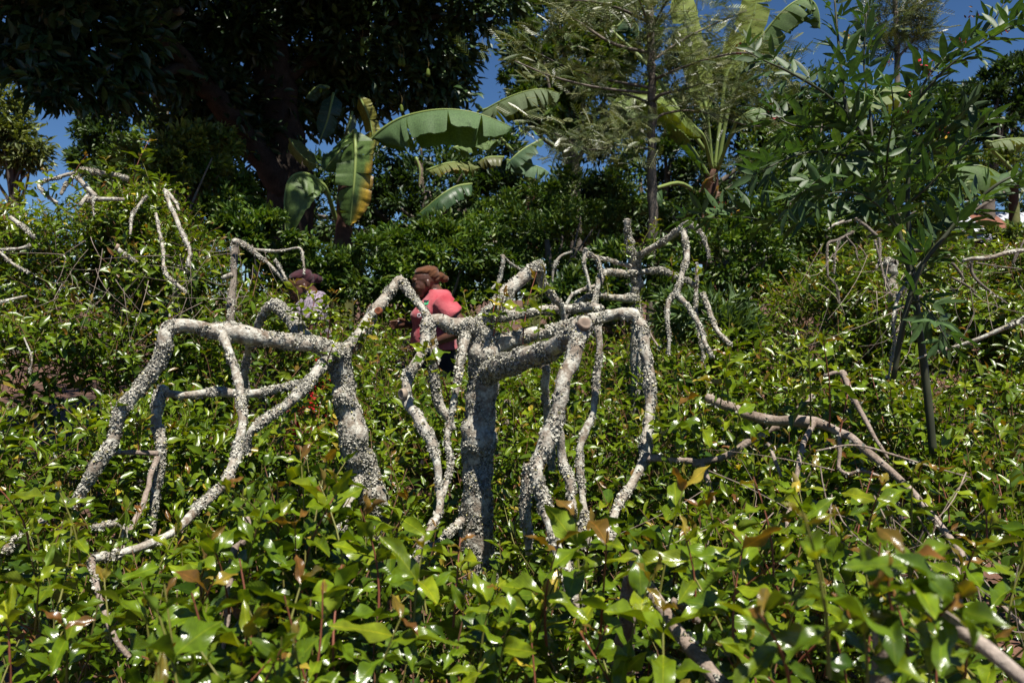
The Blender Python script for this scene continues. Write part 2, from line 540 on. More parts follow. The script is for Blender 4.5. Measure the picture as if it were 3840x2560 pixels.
def flakes(cloud, ring, c, density, size=0.008, patch=5.0, thr=0.45, seed=0.0):
    R, S, _ = ring.shape
    e1 = np.linalg.norm(np.diff(ring, axis=0), axis=-1)
    per = np.linalg.norm(np.roll(ring, -1, 1) - ring, axis=-1)
    A = (e1 * 0.5 * (per[:-1] + per[1:])).ravel()
    n = int(A.sum() * density)
    if n < 1:
        return
    k = rng.choice(len(A), n, p=A / A.sum())
    i, j = k // S, k % S
    u, v = rng.random(n)[:, None], rng.random(n)[:, None]
    j2 = (j + 1) % S
    p = (ring[i, j] * (1 - u) + ring[i + 1, j] * u) * (1 - v) + (ring[i, j2] * (1 - u) + ring[i + 1, j2] * u) * v
    cc = c[i] * (1 - u) + c[i + 1] * u
    nr = nz(p - cc)
    m = vnoise(p + seed, patch * 4) * 0.65 + vnoise(p + seed + 9, patch * 11) * 0.35
    keep = rng.random(n) < np.clip((m - thr) * 9 + 0.05, 0.012, 1)
    p, nr, m = p[keep], nr[keep], m[keep]
    n = len(p)
    ax = nz(np.cross(nr, rand_unit(n)))
    nn = nz(nr + rng.normal(0, 0.55, (n, 3)))
    axx = nz(ax + nr * (0.45 * rng.random((n, 1)) + 0.05))
    s = size * (0.5 + rng.random(n) ** 2 * 1.3)
    t = np.array([0.47, 0.45, 0.375]) * (0.5 + 0.75 * rng.random((n, 1)))
    yl = rng.random(n) < 0.05
    t[yl] = np.array([0.40, 0.37, 0.18]) * (0.7 + 0.5 * rng.random((yl.sum(), 1)))
    bk = rng.random(n) < 0.2
    t[bk] *= 0.35
    cloud.add(T_FLAKE, p + nr * 0.001, axx, nn, s, s, t)

EXEC_LATER = []

# ================================================================== ground
def build_ground():
    m, N, L, bs = new_mat('soil')
    geo = N.new('ShaderNodeNewGeometry')
    n1 = N.new('ShaderNodeTexNoise'); n1.inputs['Scale'].default_value = 3; n1.inputs['Detail'].default_value = 8
    L.new(geo.outputs['Position'], n1.inputs['Vector'])
    r = N.new('ShaderNodeValToRGB')
    r.color_ramp.elements[0].position = 0.35; r.color_ramp.elements[0].color = (0.050, 0.026, 0.016, 1)
    r.color_ramp.elements[1].position = 0.68; r.color_ramp.elements[1].color = (0.17, 0.085, 0.052, 1)
    L.new(n1.outputs['Fac'], r.inputs[0]); L.new(r.outputs[0], bs.inputs['Base Color'])
    bs.inputs['Roughness'].default_value = 1.0
    n2 = N.new('ShaderNodeTexNoise'); n2.inputs['Scale'].default_value = 40; n2.inputs['Detail'].default_value = 6
    L.new(geo.outputs['Position'], n2.inputs['Vector'])
    bp = N.new('ShaderNodeBump'); bp.inputs['Strength'].default_value = 0.8; bp.inputs['Distance'].default_value = 0.03
    L.new(n2.outputs['Fac'], bp.inputs['Height']); L.new(bp.outputs[0], bs.inputs['Normal'])
    xs = np.concatenate([-np.geomspace(300, 8, 14), np.linspace(-7.5, 7.5, 76), np.geomspace(8, 300, 14)])
    ys = np.concatenate([-np.geomspace(200, 3, 8), np.linspace(-2.5, 16, 90), np.geomspace(17, 400, 16)])
    X, Y = np.meshgrid(xs, ys, indexing='ij')
    Z = ground_z(X, Y)
    V = np.stack([X, Y, Z], -1).reshape(-1, 3)
    idx = np.arange(len(V)).reshape(X.shape)
    F = np.stack([idx[:-1, :-1], idx[1:, :-1], idx[1:, 1:], idx[:-1, 1:]], -1).reshape(-1, 4)
    g = part('ground', mesh_np('ground', V, F, m), None)
    g['kind'] = 'structure'
    g['label'] = 'red-brown soil under the bushes'
build_ground()


# ================================================================== khat trees
TREES = {}
# key: (label, px of base, depth of base)
TREE_DEF = {
    'A': ('lichen-crusted khat tree left of centre, thick limb bent sharply down to the left', 1450, 3.30),
    'B': ('central lichen-crusted khat tree with dark shaded trunk and a sawn-off stub pointing at the camera', 1780, 3.00),
    'C': ('slender pale khat tree behind the central one, its trunk sawn off at the top', 2400, 4.60),
    'D': ('tall mounded khat tree on the left, pale bare twigs poking out of its leaves', 520, 5.00),
    'E': ('khat bush on the right with a smooth grey-brown limb running down to the right', 3000, 2.75),
    'F': ('low khat bush at the bottom, right of centre, with a thick bare brown branch', 2330, 1.75),
    'G': ('out-of-focus khat bush nearest the camera in the bottom right corner', 3500, 1.15),
    'I': ('tangled khat tree at the right, thin grey arching branches behind the dark pea bush', 3350, 4.70),
    'K': ('khat bush in the bottom left corner with dull dark green leaves', 350, 1.75),
    'L': ('leafy khat bush at the bottom centre in front of the two lichen-covered trunks', 1350, 1.75),
    'M': ('knee-high khat bush between the two lichen trees and the woman in the red shirt', 1900, 4.45),
}
CENT = {}
for k, (lab, px, d) in TREE_DEF.items():
    w = P(px, 1280, d)
    z = float(ground_z(w[0], w[1]))
    TREES[k] = thing('khat_tree' if k in 'ABCDI' else 'khat_bush', lab, 'tree' if k in 'ABCDI' else 'bush', (w[0], w[1], z - 0.01), 'khat plants of the plantation')
    CENT[k] = np.array([w[0], w[1]])

def gpt(px, d):
    w = P(px, 1280, d)
    return np.array([w[0], w[1], float(ground_z(w[0], w[1])) - 0.04])

LICHEN = {k: Cloud() for k in TREES}
BR_SURF = {k: [] for k in TREES}

def branch(tree, pts, name='branch', mat=None, lich=1.0, bump=0.15, knots=0.3, sides=12, base=None):
    W = [P(a, b, d) for a, b, d, w in pts]
    Rr = [w * (0.34 if name == 'trunk' else 0.355) * d / FPX for a, b, d, w in pts]
    if base is not None:
        W.append(gpt(base[0], base[1])); Rr.append(base[2] * 0.5 * base[1] / FPX)
    sd = float(rng.random() * 50)
    V, F, ring, c, r = tube(W, Rr, sides=sides, bump=bump, knots=knots, seed=sd, nscale=16)
    t = TREES[tree]
    o = part(name, mesh_np(name, V - world_loc(t), F, mat or M_BARK), t)
    if lich:
        flakes(LICHEN[tree], ring, c, 80000 * lich ** 0.8, size=0.0047, seed=sd, thr=0.535 - 0.065 * lich)
    BR_SURF[tree].append((c, r))
    return o

# --- tree A (left of centre)
a = 'A'
branch(a, [(1262, 1300, 3.28, 120), (1285, 1400, 3.3, 112), (1300, 1520, 3.3, 130), (1330, 1660, 3.3, 150), (1370, 1790, 3.32, 140), (1410, 1900, 3.33, 135)], 'trunk', base=(1460, 3.35, 190), bump=0.2, knots=0.35, sides=18, lich=1.5)
branch(a, [(1280, 1330, 3.25, 95), (1190, 1300, 3.22, 88), (1080, 1282, 3.18, 80), (950, 1262, 3.12, 78), (840, 1246, 3.08, 80), (740, 1232, 3.03, 72), (662, 1226, 2.98, 76), (625, 1270, 2.95, 78), (590, 1350, 2.93, 76), (535, 1440, 2.9, 70), (470, 1545, 2.86, 66), (425, 1640, 2.83, 60), (380, 1730, 2.8, 56), (320, 1830, 2.78, 52), (270, 1905, 2.75, 44)], bump=0.14, lich=1.3)
branch(a, [(830, 1250, 3.05, 52), (852, 1310, 3.0, 46), (880, 1390, 2.95, 44), (898, 1470, 2.9, 50), (908, 1560, 2.84, 44), (902, 1650, 2.78, 46), (880, 1730, 2.72, 50), (835, 1805, 2.62, 46), (760, 1890, 2.5, 44), (680, 1965, 2.38, 42), (560, 2040, 2.25, 42), (450, 2080, 2.15, 40), (345, 2095, 2.08, 40)], lich=0.8)
branch(a, [(345, 2092, 2.08, 34), (350, 2150, 2.03, 30), (375, 2240, 1.98, 28), (410, 2330, 1.93, 28), (450, 2410, 1.9, 26), (500, 2480, 1.9, 24)], mat=M_BARK2, lich=0.35)
branch(a, [(1260, 1330, 3.25, 64), (1205, 1385, 3.18, 58), (1140, 1450, 3.1, 54), (1085, 1510, 3.05, 48), (1020, 1555, 3.0, 46), (960, 1602, 2.96, 46), (935, 1628, 2.95, 36), (925, 1700, 2.95, 28)], lich=1.0)
branch(a, [(1150, 1440, 3.12, 46), (1060, 1452, 3.12, 42), (960, 1468, 3.12, 40), (850, 1474, 3.12, 40), (740, 1478, 3.1, 38), (640, 1474, 3.08, 40), (598, 1462, 3.06, 50), (585, 1520, 3.04, 58), (588, 1590, 3.02, 50), (603, 1650, 3.0, 46), (600, 1720, 2.98, 44), (590, 1800, 2.97, 42), (580, 1900, 2.96, 36), (575, 2000, 2.95, 30)], lich=0.9)
branch(a, [(590, 1715, 2.96, 30), (565, 1790, 2.9, 30), (545, 1850, 2.84, 30), (520, 1920, 2.75, 28), (490, 1990, 2.7, 26), (460, 2060, 2.65, 22)], mat=M_BARK2, lich=0.1)
branch(a, [(592, 1700, 2.97, 26), (520, 1697, 2.95, 24), (440, 1700, 2.92, 24), (385, 1722, 2.9, 22), (340, 1760, 2.88, 18)], mat=M_BARK2, lich=0.1)
branch(a, [(1170, 1290, 3.35, 78), (1120, 1240, 3.42, 72), (1075, 1185, 3.48, 66), (1030, 1140, 3.52, 58), (1005, 1150, 3.54, 44), (985, 1190, 3.56, 38), (962, 1240, 3.58, 34), (940, 1300, 3.6, 30)], lich=1.4)
branch(a, [(1290, 1320, 3.3, 74), (1340, 1270, 3.35, 60), (1385, 1200, 3.4, 62), (1430, 1140, 3.45, 58), (1470, 1085, 3.5, 52), (1502, 1047, 3.53, 48), (1530, 1085, 3.5, 40), (1562, 1140, 3.47, 38), (1595, 1190, 3.44, 36), (1615, 1250, 3.42, 36), (1625, 1330, 3.4, 38), (1625, 1400, 3.4, 44), (1640, 1480, 3.4, 46), (1672, 1550, 3.4, 42), (1700, 1610, 3.4, 36)], lich=1.3)
branch(a, [(945, 1270, 3.2, 44), (925, 1330, 3.25, 36), (912, 1400, 3.3, 34), (915, 1470, 3.35, 30), (905, 1560, 3.4, 24)], lich=1.2)
branch(a, [(1360, 1780, 3.3, 60), (1300, 1900, 3.1, 44), (1270, 2000, 2.9, 36)], lich=0.6)
branch(a, [(160, 1960, 2.6, 46), (90, 2010, 2.5, 42), (20, 2060, 2.42, 36), (-60, 2110, 2.4, 30)], lich=0.8)
branch(a, [(350, 1975, 2.5, 32), (440, 1965, 2.5, 32), (462, 1985, 2.5, 30), (470, 2040, 2.5, 26)], lich=0.4)

# --- tree B (centre)
b_ = 'B'
branch(b_, [(1800, 1225, 3.0, 120), (1815, 1300, 3.0, 150), (1818, 1420, 3.0, 160), (1805, 1540, 3.0, 160), (1795, 1650, 3.0, 165), (1785, 1780, 3.0, 150), (1780, 1900, 3.0, 150)], 'trunk', base=(1780, 3.0, 220), bump=0.2, knots=0.3, sides=18, lich=1.4)
branch(b_, [(1790, 1235, 2.98, 90), (1740, 1222, 2.95, 78), (1690, 1210, 2.92, 64), (1640, 1205, 2.9, 60), (1603, 1222, 2.88, 62), (1588, 1290, 2.84, 54), (1562, 1370, 2.8, 50), (1532, 1440, 2.77, 54), (1522, 1500, 2.74, 58), (1560, 1560, 2.7, 48), (1603, 1630, 2.66, 46), (1632, 1710, 2.63, 44), (1645, 1800, 2.6, 42), (1648, 1880, 2.56, 42), (1630, 1950, 2.5, 38), (1590, 2020, 2.42, 36), (1560, 2110, 2.36, 32)], lich=0.9)
branch(b_, [(1745, 1250, 2.93, 56), (1732, 1310, 2.88, 44), (1722, 1390, 2.84, 38), (1708, 1470, 2.8, 32), (1692, 1550, 2.78, 30), (1680, 1640, 2.75, 30), (1688, 1720, 2.72, 30), (1675, 1800, 2.68, 30), (1655, 1880, 2.62, 28), (1630, 1960, 2.56, 26)], lich=0.6, sides=10)
branch(b_, [(1790, 1260, 3.02, 110), (1820, 1190, 3.06, 96), (1868, 1125, 3.1, 86), (1920, 1075, 3.14, 80), (1970, 1030, 3.18, 70), (2005, 1005, 3.2, 62), (2022, 998, 3.2, 52)], lich=1.5)
branch(b_, [(2018, 1010, 3.2, 42), (2040, 1065, 3.24, 40), (2068, 1115, 3.27, 38), (2105, 1160, 3.3, 34), (2120, 1230, 3.34, 30), (2125, 1300, 3.38, 26)], lich=1.0)
branch(b_, [(1840, 1290, 3.02, 100), (1920, 1275, 3.04, 74), (2020, 1252, 3.06, 66), (2120, 1222, 3.08, 64), (2220, 1203, 3.08, 64), (2310, 1188, 3.08, 62), (2370, 1188, 3.06, 68), (2402, 1225, 3.04, 62), (2415, 1300, 3.0, 56), (2438, 1390, 2.97, 54), (2442, 1480, 2.94, 54), (2432, 1570, 2.9, 52), (2425, 1650, 2.86, 50), (2412, 1725, 2.82, 52), (2375, 1800, 2.76, 46), (2335, 1880, 2.68, 44), (2300, 1950, 2.6, 42), (2285, 2050, 2.55, 38)], lich=0.7)
branch(b_, [(1830, 1400, 2.95, 118), (1880, 1378, 2.86, 112), (1960, 1352, 2.74, 108), (2040, 1322, 2.62, 104), (2110, 1282, 2.52, 98), (2165, 1240, 2.45, 88), (2195, 1208, 2.4, 66)], bump=0.2, lich=2.0, sides=16)
branch(b_, [(2185, 1222, 2.42, 84), (2160, 1300, 2.36, 86), (2125, 1390, 2.32, 84), (2098, 1480, 2.28, 78), (2078, 1570, 2.26, 76), (2052, 1650, 2.24, 84), (2020, 1730, 2.22, 76), (2015, 1800, 2.2, 76), (2035, 1880, 2.18, 66), (2060, 1960, 2.14, 66), (2085, 2040, 2.1, 62), (2120, 2120, 2.06, 58), (2150, 2200, 2.02, 54), (2170, 2300, 2.0, 48)], bump=0.16, knots=0.35, lich=0.8, sides=16)
branch(b_, [(1985, 1740, 2.5, 46), (1975, 1820, 2.5, 50), (1972, 1900, 2.5, 50), (1978, 1980, 2.5, 46), (1985, 2080, 2.5, 42)], lich=0.4)
branch(b_, [(2080, 1560, 2.75, 44), (2098, 1640, 2.75, 48), (2110, 1720, 2.75, 46), (2135, 1800, 2.72, 52), (2152, 1880, 2.7, 46), (2170, 1960, 2.68, 44), (2180, 2060, 2.66, 38)], lich=0.9)
branch(b_, [(2045, 1370, 3.15, 36), (2042, 1450, 3.2, 34), (2050, 1530, 3.25, 34), (2060, 1640, 3.3, 30), (2070, 1760, 3.35, 26)], lich=1.2)
branch(b_, [(2240, 1150, 3.3, 40), (2243, 1230, 3.28, 38), (2245, 1310, 3.26, 36), (2240, 1400, 3.24, 36), (2235, 1480, 3.22, 38), (2222, 1560, 3.2, 34), (2195, 1620, 3.18, 38), (2175, 1690, 3.15, 32), (2170, 1760, 3.12, 40), (2182, 1840, 3.1, 32), (2195, 1940, 3.06, 32), (2215, 2060, 3.0, 34)], lich=1.0)
branch(b_, [(1860, 1190, 3.3, 40), (1960, 1175, 3.4, 40), (2060, 1165, 3.45, 42), (2150, 1152, 3.45, 46), (2230, 1150, 3.4, 46), (2258, 1165, 3.38, 34)], lich=1.6)
branch(b_, [(2415, 1715, 2.82, 40), (2480, 1718, 2.8, 36), (2560, 1722, 2.78, 34), (2640, 1728, 2.74, 32)], mat=M_BARK2, lich=0.15)
branch(b_, [(1730, 1950, 2.95, 40), (1640, 2040, 2.7, 42), (1580, 2080, 2.5, 44), (1540, 2130, 2.4, 36)], lich=1.0)

# --- tree C (behind, right of centre)
c_ = 'C'
branch(c_, [(2352, 822, 4.55, 34), (2354, 880, 4.56, 36), (2368, 950, 4.58, 50), (2385, 1000, 4.6, 60), (2388, 1060, 4.6, 50), (2382, 1130, 4.6, 62), (2390, 1200, 4.6, 56), (2392, 1300, 4.6, 56)], 'trunk', base=(2400, 4.6, 90), lich=1.4, sides=14)
branch(c_, [(2385, 965, 4.58, 32), (2440, 930, 4.5, 32), (2500, 898, 4.45, 36), (2550, 862, 4.4, 30), (2588, 845, 4.35, 28), (2620, 872, 4.3, 22), (2648, 920, 4.28, 18), (2660, 970, 4.26, 14)], lich=0.9, sides=9)
branch(c_, [(2562, 858, 4.38, 30), (2570, 910, 4.34, 30), (2568, 980, 4.3, 30), (2556, 1040, 4.26, 30), (2538, 1100, 4.22, 32), (2508, 1130, 4.2, 24), (2502, 1190, 4.18, 22), (2508, 1260, 4.16, 20), (2505, 1330, 4.15, 16)], lich=0.8, sides=9)
branch(c_, [(2540, 1105, 4.2, 24), (2580, 1155, 4.15, 26), (2620, 1215, 4.1, 26), (2645, 1280, 4.05, 24), (2670, 1340, 4.0, 18)], lich=0.6, sides=9)
branch(c_, [(2385, 1022, 4.55, 32), (2330, 1020, 4.5, 30), (2272, 1020, 4.45, 32), (2250, 1050, 4.4, 30), (2238, 1100, 4.36, 28), (2228, 1160, 4.3, 28), (2230, 1240, 4.28, 24)], lich=1.0, sides=9)
branch(c_, [(2365, 1000, 4.55, 22), (2300, 980, 4.5, 20), (2240, 965, 4.45, 20), (2198, 955, 4.42, 18), (2196, 930, 4.4, 18)], lich=0.6, sides=8)
branch(c_, [(2198, 935, 4.42, 20), (2192, 990, 4.4, 20), (2205, 1050, 4.38, 16), (2215, 1095, 4.36, 12)], lich=0.5, sides=8)
branch(c_, [(2205, 945, 4.42, 14), (2240, 965, 4.4, 14), (2254, 1010, 4.38, 12), (2260, 1060, 4.36, 10)], lich=0.4, sides=8)
branch(c_, [(2400, 1022, 4.6, 32), (2450, 1016, 4.6, 34), (2500, 1024, 4.58, 28), (2560, 1040, 4.5, 24), (2612, 1072, 4.45, 22)], lich=1.0, sides=9)
branch(c_, [(2380, 1118, 4.55, 34), (2300, 1112, 4.5, 32), (2240, 1105, 4.45, 34), (2190, 1120, 4.42, 28), (2150, 1150, 4.4, 22), (2110, 1210, 4.38, 18)], lich=1.4, sides=9)
branch(c_, [(2235, 1070, 4.4, 20), (2185, 1085, 4.38, 22), (2140, 1110, 4.36, 20), (2118, 1150, 4.34, 18)], lich=0.6, sides=8)
branch(c_, [(2632, 1100, 4.6, 26), (2658, 1150, 4.55, 26), (2678, 1210, 4.5, 26), (2700, 1255, 4.45, 24), (2742, 1292, 4.4, 22)], lich=1.0, sides=9)
branch(c_, [(2612, 985, 4.7, 16), (2610, 1060, 4.68, 20), (2608, 1150, 4.65, 20), (2618, 1230, 4.6, 18), (2632, 1300, 4.55, 18), (2642, 1380, 4.5, 16)], lich=0.8, sides=8)
branch(c_, [(2145, 945, 4.9, 12), (2100, 965, 4.9, 14), (2078, 1010, 4.9, 14), (2072, 1060, 4.9, 12)], lich=0.4, sides=7)
branch(c_, [(1885, 955, 5.2, 16), (1880, 1010, 5.2, 18), (1865, 1060, 5.2, 18), (1840, 1090, 5.2, 14)], lich=0.4, sides=7)
branch(c_, [(1886, 958, 5.2, 14), (1915, 985, 5.25, 14), (1950, 1010, 5.3, 10)], lich=0.4, sides=7)
branch(c_, [(2420, 1215, 4.5, 14), (2450, 1270, 4.4, 12), (2475, 1310, 4.35, 10)], mat=M_BARK2, lich=0, sides=7)

# --- tree D (left mound)
d_ = 'D'
branch(d_, [(700, 1000, 5.0, 90), (640, 1200, 5.0, 110)], 'trunk', base=(560, 5.0, 150), lich=0.6)
branch(d_, [(880, 905, 5.0, 34), (874, 1000, 4.9, 34), (872, 1080, 4.8, 34), (868, 1150, 4.7, 36), (872, 1240, 4.6, 34)], mat=M_BARKG, lich=0.3)
DD = [
 [(482, 672, 4.8, 30), (400, 655, 4.75, 28), (310, 638, 4.7, 30), (285, 650, 4.7, 26), (250, 690, 4.66, 22), (228, 730, 4.64, 18)],
 [(292, 650, 4.7, 22), (220, 670, 4.68, 20), (150, 692, 4.66, 18), (170, 730, 4.6, 16), (215, 760, 4.58, 14)],
 [(288, 660, 4.7, 26), (320, 700, 4.68, 24), (358, 735, 4.66, 24)],
 [(315, 752, 4.66, 22), (380, 750, 4.66, 24), (465, 748, 4.7, 22)],
 [(300, 770, 4.6, 20), (325, 735, 4.66, 20), (350, 728, 4.68, 18)],
 [(352, 735, 4.5, 8), (350, 770, 4.48, 8), (352, 810, 4.46, 6)],
 [(552, 735, 4.7, 18), (520, 770, 4.66, 20), (495, 810, 4.6, 18), (488, 880, 4.5, 12)],
 [(615, 710, 4.9, 16), (650, 750, 4.86, 18), (672, 790, 4.8, 16)],
 [(620, 720, 4.85, 22), (650, 800, 4.7, 24), (688, 880, 4.6, 26), (712, 940, 4.55, 22), (705, 1000, 4.5, 18)],
 [(585, 800, 4.7, 14), (600, 880, 4.6, 20), (612, 960, 4.5, 20), (620, 1030, 4.42, 22), (660, 1065, 4.38, 18), (700, 1100, 4.35, 14)],
 [(435, 930, 4.5, 30), (480, 960, 4.5, 26), (520, 985, 4.5, 12)],
 [(880, 905, 4.8, 36), (930, 925, 4.75, 34), (965, 955, 4.72, 26), (1020, 1000, 4.7, 20), (1090, 1075, 4.68, 18)],
 [(930, 930, 4.75, 18), (1000, 942, 4.75, 18), (1060, 940, 4.72, 16), (1125, 932, 4.7, 16), (1138, 980, 4.68, 14), (1140, 1030, 4.66, 12)],
 [(1030, 975, 4.7, 16), (1060, 1020, 4.68, 16), (1085, 1070, 4.66, 14)],
 [(38, 815, 4.4, 24), (90, 855, 4.4, 26), (130, 895, 4.4, 22)],
 [(-20, 935, 4.3, 16), (60, 935, 4.3, 18), (115, 920, 4.32, 16)],
 [(0, 945, 4.3, 18), (50, 990, 4.3, 16), (110, 1022, 4.3, 14)],
 [(-20, 1140, 4.0, 20), (40, 1125, 4.05, 18), (100, 1110, 4.1, 12)],
 [(90, 1265, 3.8, 10), (118, 1340, 3.78, 12), (110, 1400, 3.76, 8)],
 [(1235 - 400, 1045, 4.5, 30), (870, 1030, 4.5, 34)],
]
for di, pts in enumerate(DD):
    if di > 5:
        pts = [(a_, b2, d2 + 0.10, w2 * 0.85) for a_, b2, d2, w2 in pts]
    branch(d_, pts, 'branch', lich=0.6, sides=8, bump=0.08)

# --- right bush E
e_ = 'E'
branch(e_, [(3000, 1900, 2.8, 60)], 'trunk', mat=M_BARK2, base=(3000, 2.8, 100), lich=0.1, sides=10)
EE = [
 [(2648, 1488, 2.75, 44), (2720, 1515, 2.72, 50), (2800, 1545, 2.7, 54), (2880, 1572, 2.66, 54), (2950, 1580, 2.62, 52), (3040, 1585, 2.58, 60), (3110, 1600, 2.54, 48), (3190, 1640, 2.48, 44), (3270, 1705, 2.4, 42), (3340, 1760, 2.33, 40), (3420, 1840, 2.25, 38), (3490, 1930, 2.18, 36), (3560, 2020, 2.1, 34), (3610, 2080, 2.05, 28), (3680, 2170, 2.0, 24), (3760, 2270, 1.95, 24), (3860, 2370, 1.9, 20)],
 [(3055, 1580, 2.56, 36), (3018, 1650, 2.5, 30), (2996, 1740, 2.44, 28), (2975, 1850, 2.38, 26), (2958, 1950, 2.32, 24), (2950, 2050, 2.26, 20)],
 [(2920, 1600, 2.7, 34), (2860, 1630, 2.7, 38), (2790, 1670, 2.7, 40), (2720, 1705, 2.72, 36), (2640, 1728, 2.74, 34), (2600, 1740, 2.75, 30)],
 [(2630, 1735, 2.72, 34), (2655, 1810, 2.68, 32), (2680, 1900, 2.62, 28), (2690, 1990, 2.6, 24)],
 [(3160, 1400, 2.9, 36), (3180, 1440, 2.86, 30), (3205, 1500, 2.8, 28), (3235, 1560, 2.76, 26), (3285, 1650, 2.7, 20), (3330, 1720, 2.66, 16)],
 [(2990, 1530, 2.75, 22), (3030, 1505, 2.78, 22), (3045, 1480, 2.8, 18)],
 [(3090, 1410, 2.9, 18), (3130, 1400, 2.9, 24), (3165, 1395, 2.9, 28)],
 [(3145, 1620, 2.5, 22), (3148, 1690, 2.48, 22), (3145, 1750, 2.46, 20), (3180, 1775, 2.44, 22), (3240, 1765, 2.42, 16), (3330, 1800, 2.4, 12)],
 [(2880, 1660, 2.66, 20), (2905, 1720, 2.62, 20), (2935, 1800, 2.58, 14)],
 [(3560, 2020, 2.1, 20), (3590, 2110, 2.05, 20), (3600, 2200, 2.0, 16)],
 [(3060, 1690, 2.3, 9), (3200, 1670, 2.28, 11), (3350, 1705, 2.26, 10), (3500, 1750, 2.24, 9), (3640, 1790, 2.22, 7)],
]
for i, pts in enumerate(EE):
    branch(e_, pts, 'branch', mat=M_BARK2, lich=0.08, sides=10, bump=0.07, knots=0.2)

# --- near brown branches F, G
branch('F', [(2400, 2150, 1.75, 90), (2350, 2300, 1.85, 90)], 'trunk', mat=M_BARK2, base=(2330, 1.75, 160), lich=0.1)
branch('F', [(2372, 2068, 1.72, 60), (2390, 2120, 1.7, 68), (2420, 2180, 1.66, 70), (2470, 2260, 1.6, 72), (2530, 2350, 1.54, 76), (2600, 2440, 1.48, 80), (2700, 2560, 1.42, 80), (2800, 2700, 1.4, 76)], 'branch', mat=M_BARK2, lich=0.1, bump=0.06)
branch('F', [(2520, 2250, 1.7, 34), (2570, 2290, 1.7, 36), (2620, 2330, 1.7, 30)], 'branch', mat=M_BARK2, lich=0.1)
branch('F', [(2020, 2380, 1.75, 12), (2060, 2470, 1.7, 14), (2110, 2580, 1.65, 12)], 'branch', mat=M_BARK2, lich=0, sides=7)
branch('G', [(3300, 2300, 1.1, 90)], 'trunk', mat=M_BARK2, base=(3500, 1.2, 200), lich=0)
branch('G', [(3400, 2215, 0.98, 60), (3470, 2270, 0.95, 66), (3560, 2330, 0.92, 72), (3660, 2400, 0.9, 76), (3760, 2480, 0.88, 78), (3880, 2580, 0.86, 80), (4020, 2690, 0.85, 80)], 'branch', mat=M_BARK2, lich=0, bump=0.05)
branch('K', [(330, 2560, 1.75, 60)], 'trunk', mat=M_BARK2, base=(350, 1.75, 120), lich=0)
branch('L', [(1350, 2560, 1.75, 60)], 'trunk', mat=M_BARK2, base=(1350, 1.75, 120), lich=0.1)
branch('L', [(920, 1985, 1.85, 44), (880, 2060, 1.8, 36), (860, 2200, 1.75, 32), (850, 2330, 1.72, 28), (835, 2480, 1.7, 26)], 'branch', mat=M_BARK2, lich=0.05, sides=9)
branch('L', [(905, 2040, 1.82, 34), (935, 1985, 1.85, 30), (925, 1940, 1.87, 26)], 'branch', mat=M_BARK2, lich=0.1, sides=9)
branch('M', [(1900, 1500, 4.45, 40)], 'trunk', mat=M_BARK2, base=(1900, 4.45, 60), lich=0.2, sides=9)

# --- tree I (right, behind the pea bush)
i_ = 'I'
branch(i_, [(3330, 980, 4.7, 60), (3340, 1100, 4.7, 70)], 'trunk', base=(3350, 4.7, 100), lich=0.3)
II = [
 [(3880, 935, 3.4, 30), (3800, 942, 3.4, 30), (3720, 962, 3.4, 32), (3665, 972, 3.42, 36), (3610, 978, 3.45, 22)],
 [(3560, 965, 3.5, 20), (3520, 945, 3.5, 26), (3470, 938, 3.55, 24), (3420, 940, 3.6, 18)],
 [(3190, 810, 4.7, 16), (3240, 840, 4.65, 22), (3290, 895, 4.6, 24), (3300, 960, 4.55, 20), (3285, 1010, 4.5, 16)],
 [(3190, 825, 4.7, 26), (3140, 835, 4.68, 24), (3105, 860, 4.66, 14)],
 [(3200, 870, 4.65, 24), (3140, 900, 4.62, 20), (3105, 912, 4.6, 16), (3100, 960, 4.58, 14), (3105, 1040, 4.55, 12)],
 [(3150, 895, 4.6, 16), (3132, 960, 4.58, 14), (3128, 1030, 4.56, 12)],
 [(3175, 888, 4.6, 14), (3205, 930, 4.58, 12), (3215, 970, 4.56, 10)],
 [(3280, 900, 4.55, 18), (3300, 980, 4.5, 16), (3318, 1050, 4.45, 14), (3345, 1110, 4.4, 12)],
 [(3110, 1040, 4.5, 14), (3140, 1080, 4.48, 12), (3150, 1140, 4.46, 10)],
 [(3570, 985, 3.6, 20), (3600, 1020, 3.6, 18), (3615, 1050, 3.6, 14)],
 [(3570, 1040, 3.7, 14), (3620, 1070, 3.7, 18), (3660, 1100, 3.7, 14)],
 [(3640, 980, 3.6, 22), (3650, 1030, 3.6, 22), (3685, 1070, 3.58, 20), (3730, 1105, 3.56, 14), (3780, 1140, 3.54, 8)],
 [(3660, 985, 3.7, 14), (3740, 1000, 3.7, 12), (3830, 1010, 3.7, 12)],
 [(3810, 950, 3.8, 14), (3800, 990, 3.8, 12), (3840, 900, 3.8, 14)],
 [(3860, 1180, 2.7, 30), (3780, 1220, 2.72, 32), (3690, 1262, 2.75, 30), (3600, 1295, 2.78, 26), (3500, 1325, 2.8, 22), (3440, 1345, 2.82, 18)],
 [(3420, 1040, 3.4, 26), (3370, 1110, 3.35, 26), (3350, 1190, 3.3, 22), (3355, 1290, 3.28, 18), (3330, 1420, 3.25, 14)],
]
for pts in II:
    branch(i_, [(a_, b2, d2, w2 * 0.72) for a_, b2, d2, w2 in pts], 'branch', mat=M_BARKG if pts[0][3] < 25 else None, lich=0.5 if pts[0][3] > 25 else 0.15, sides=8, bump=0.08)

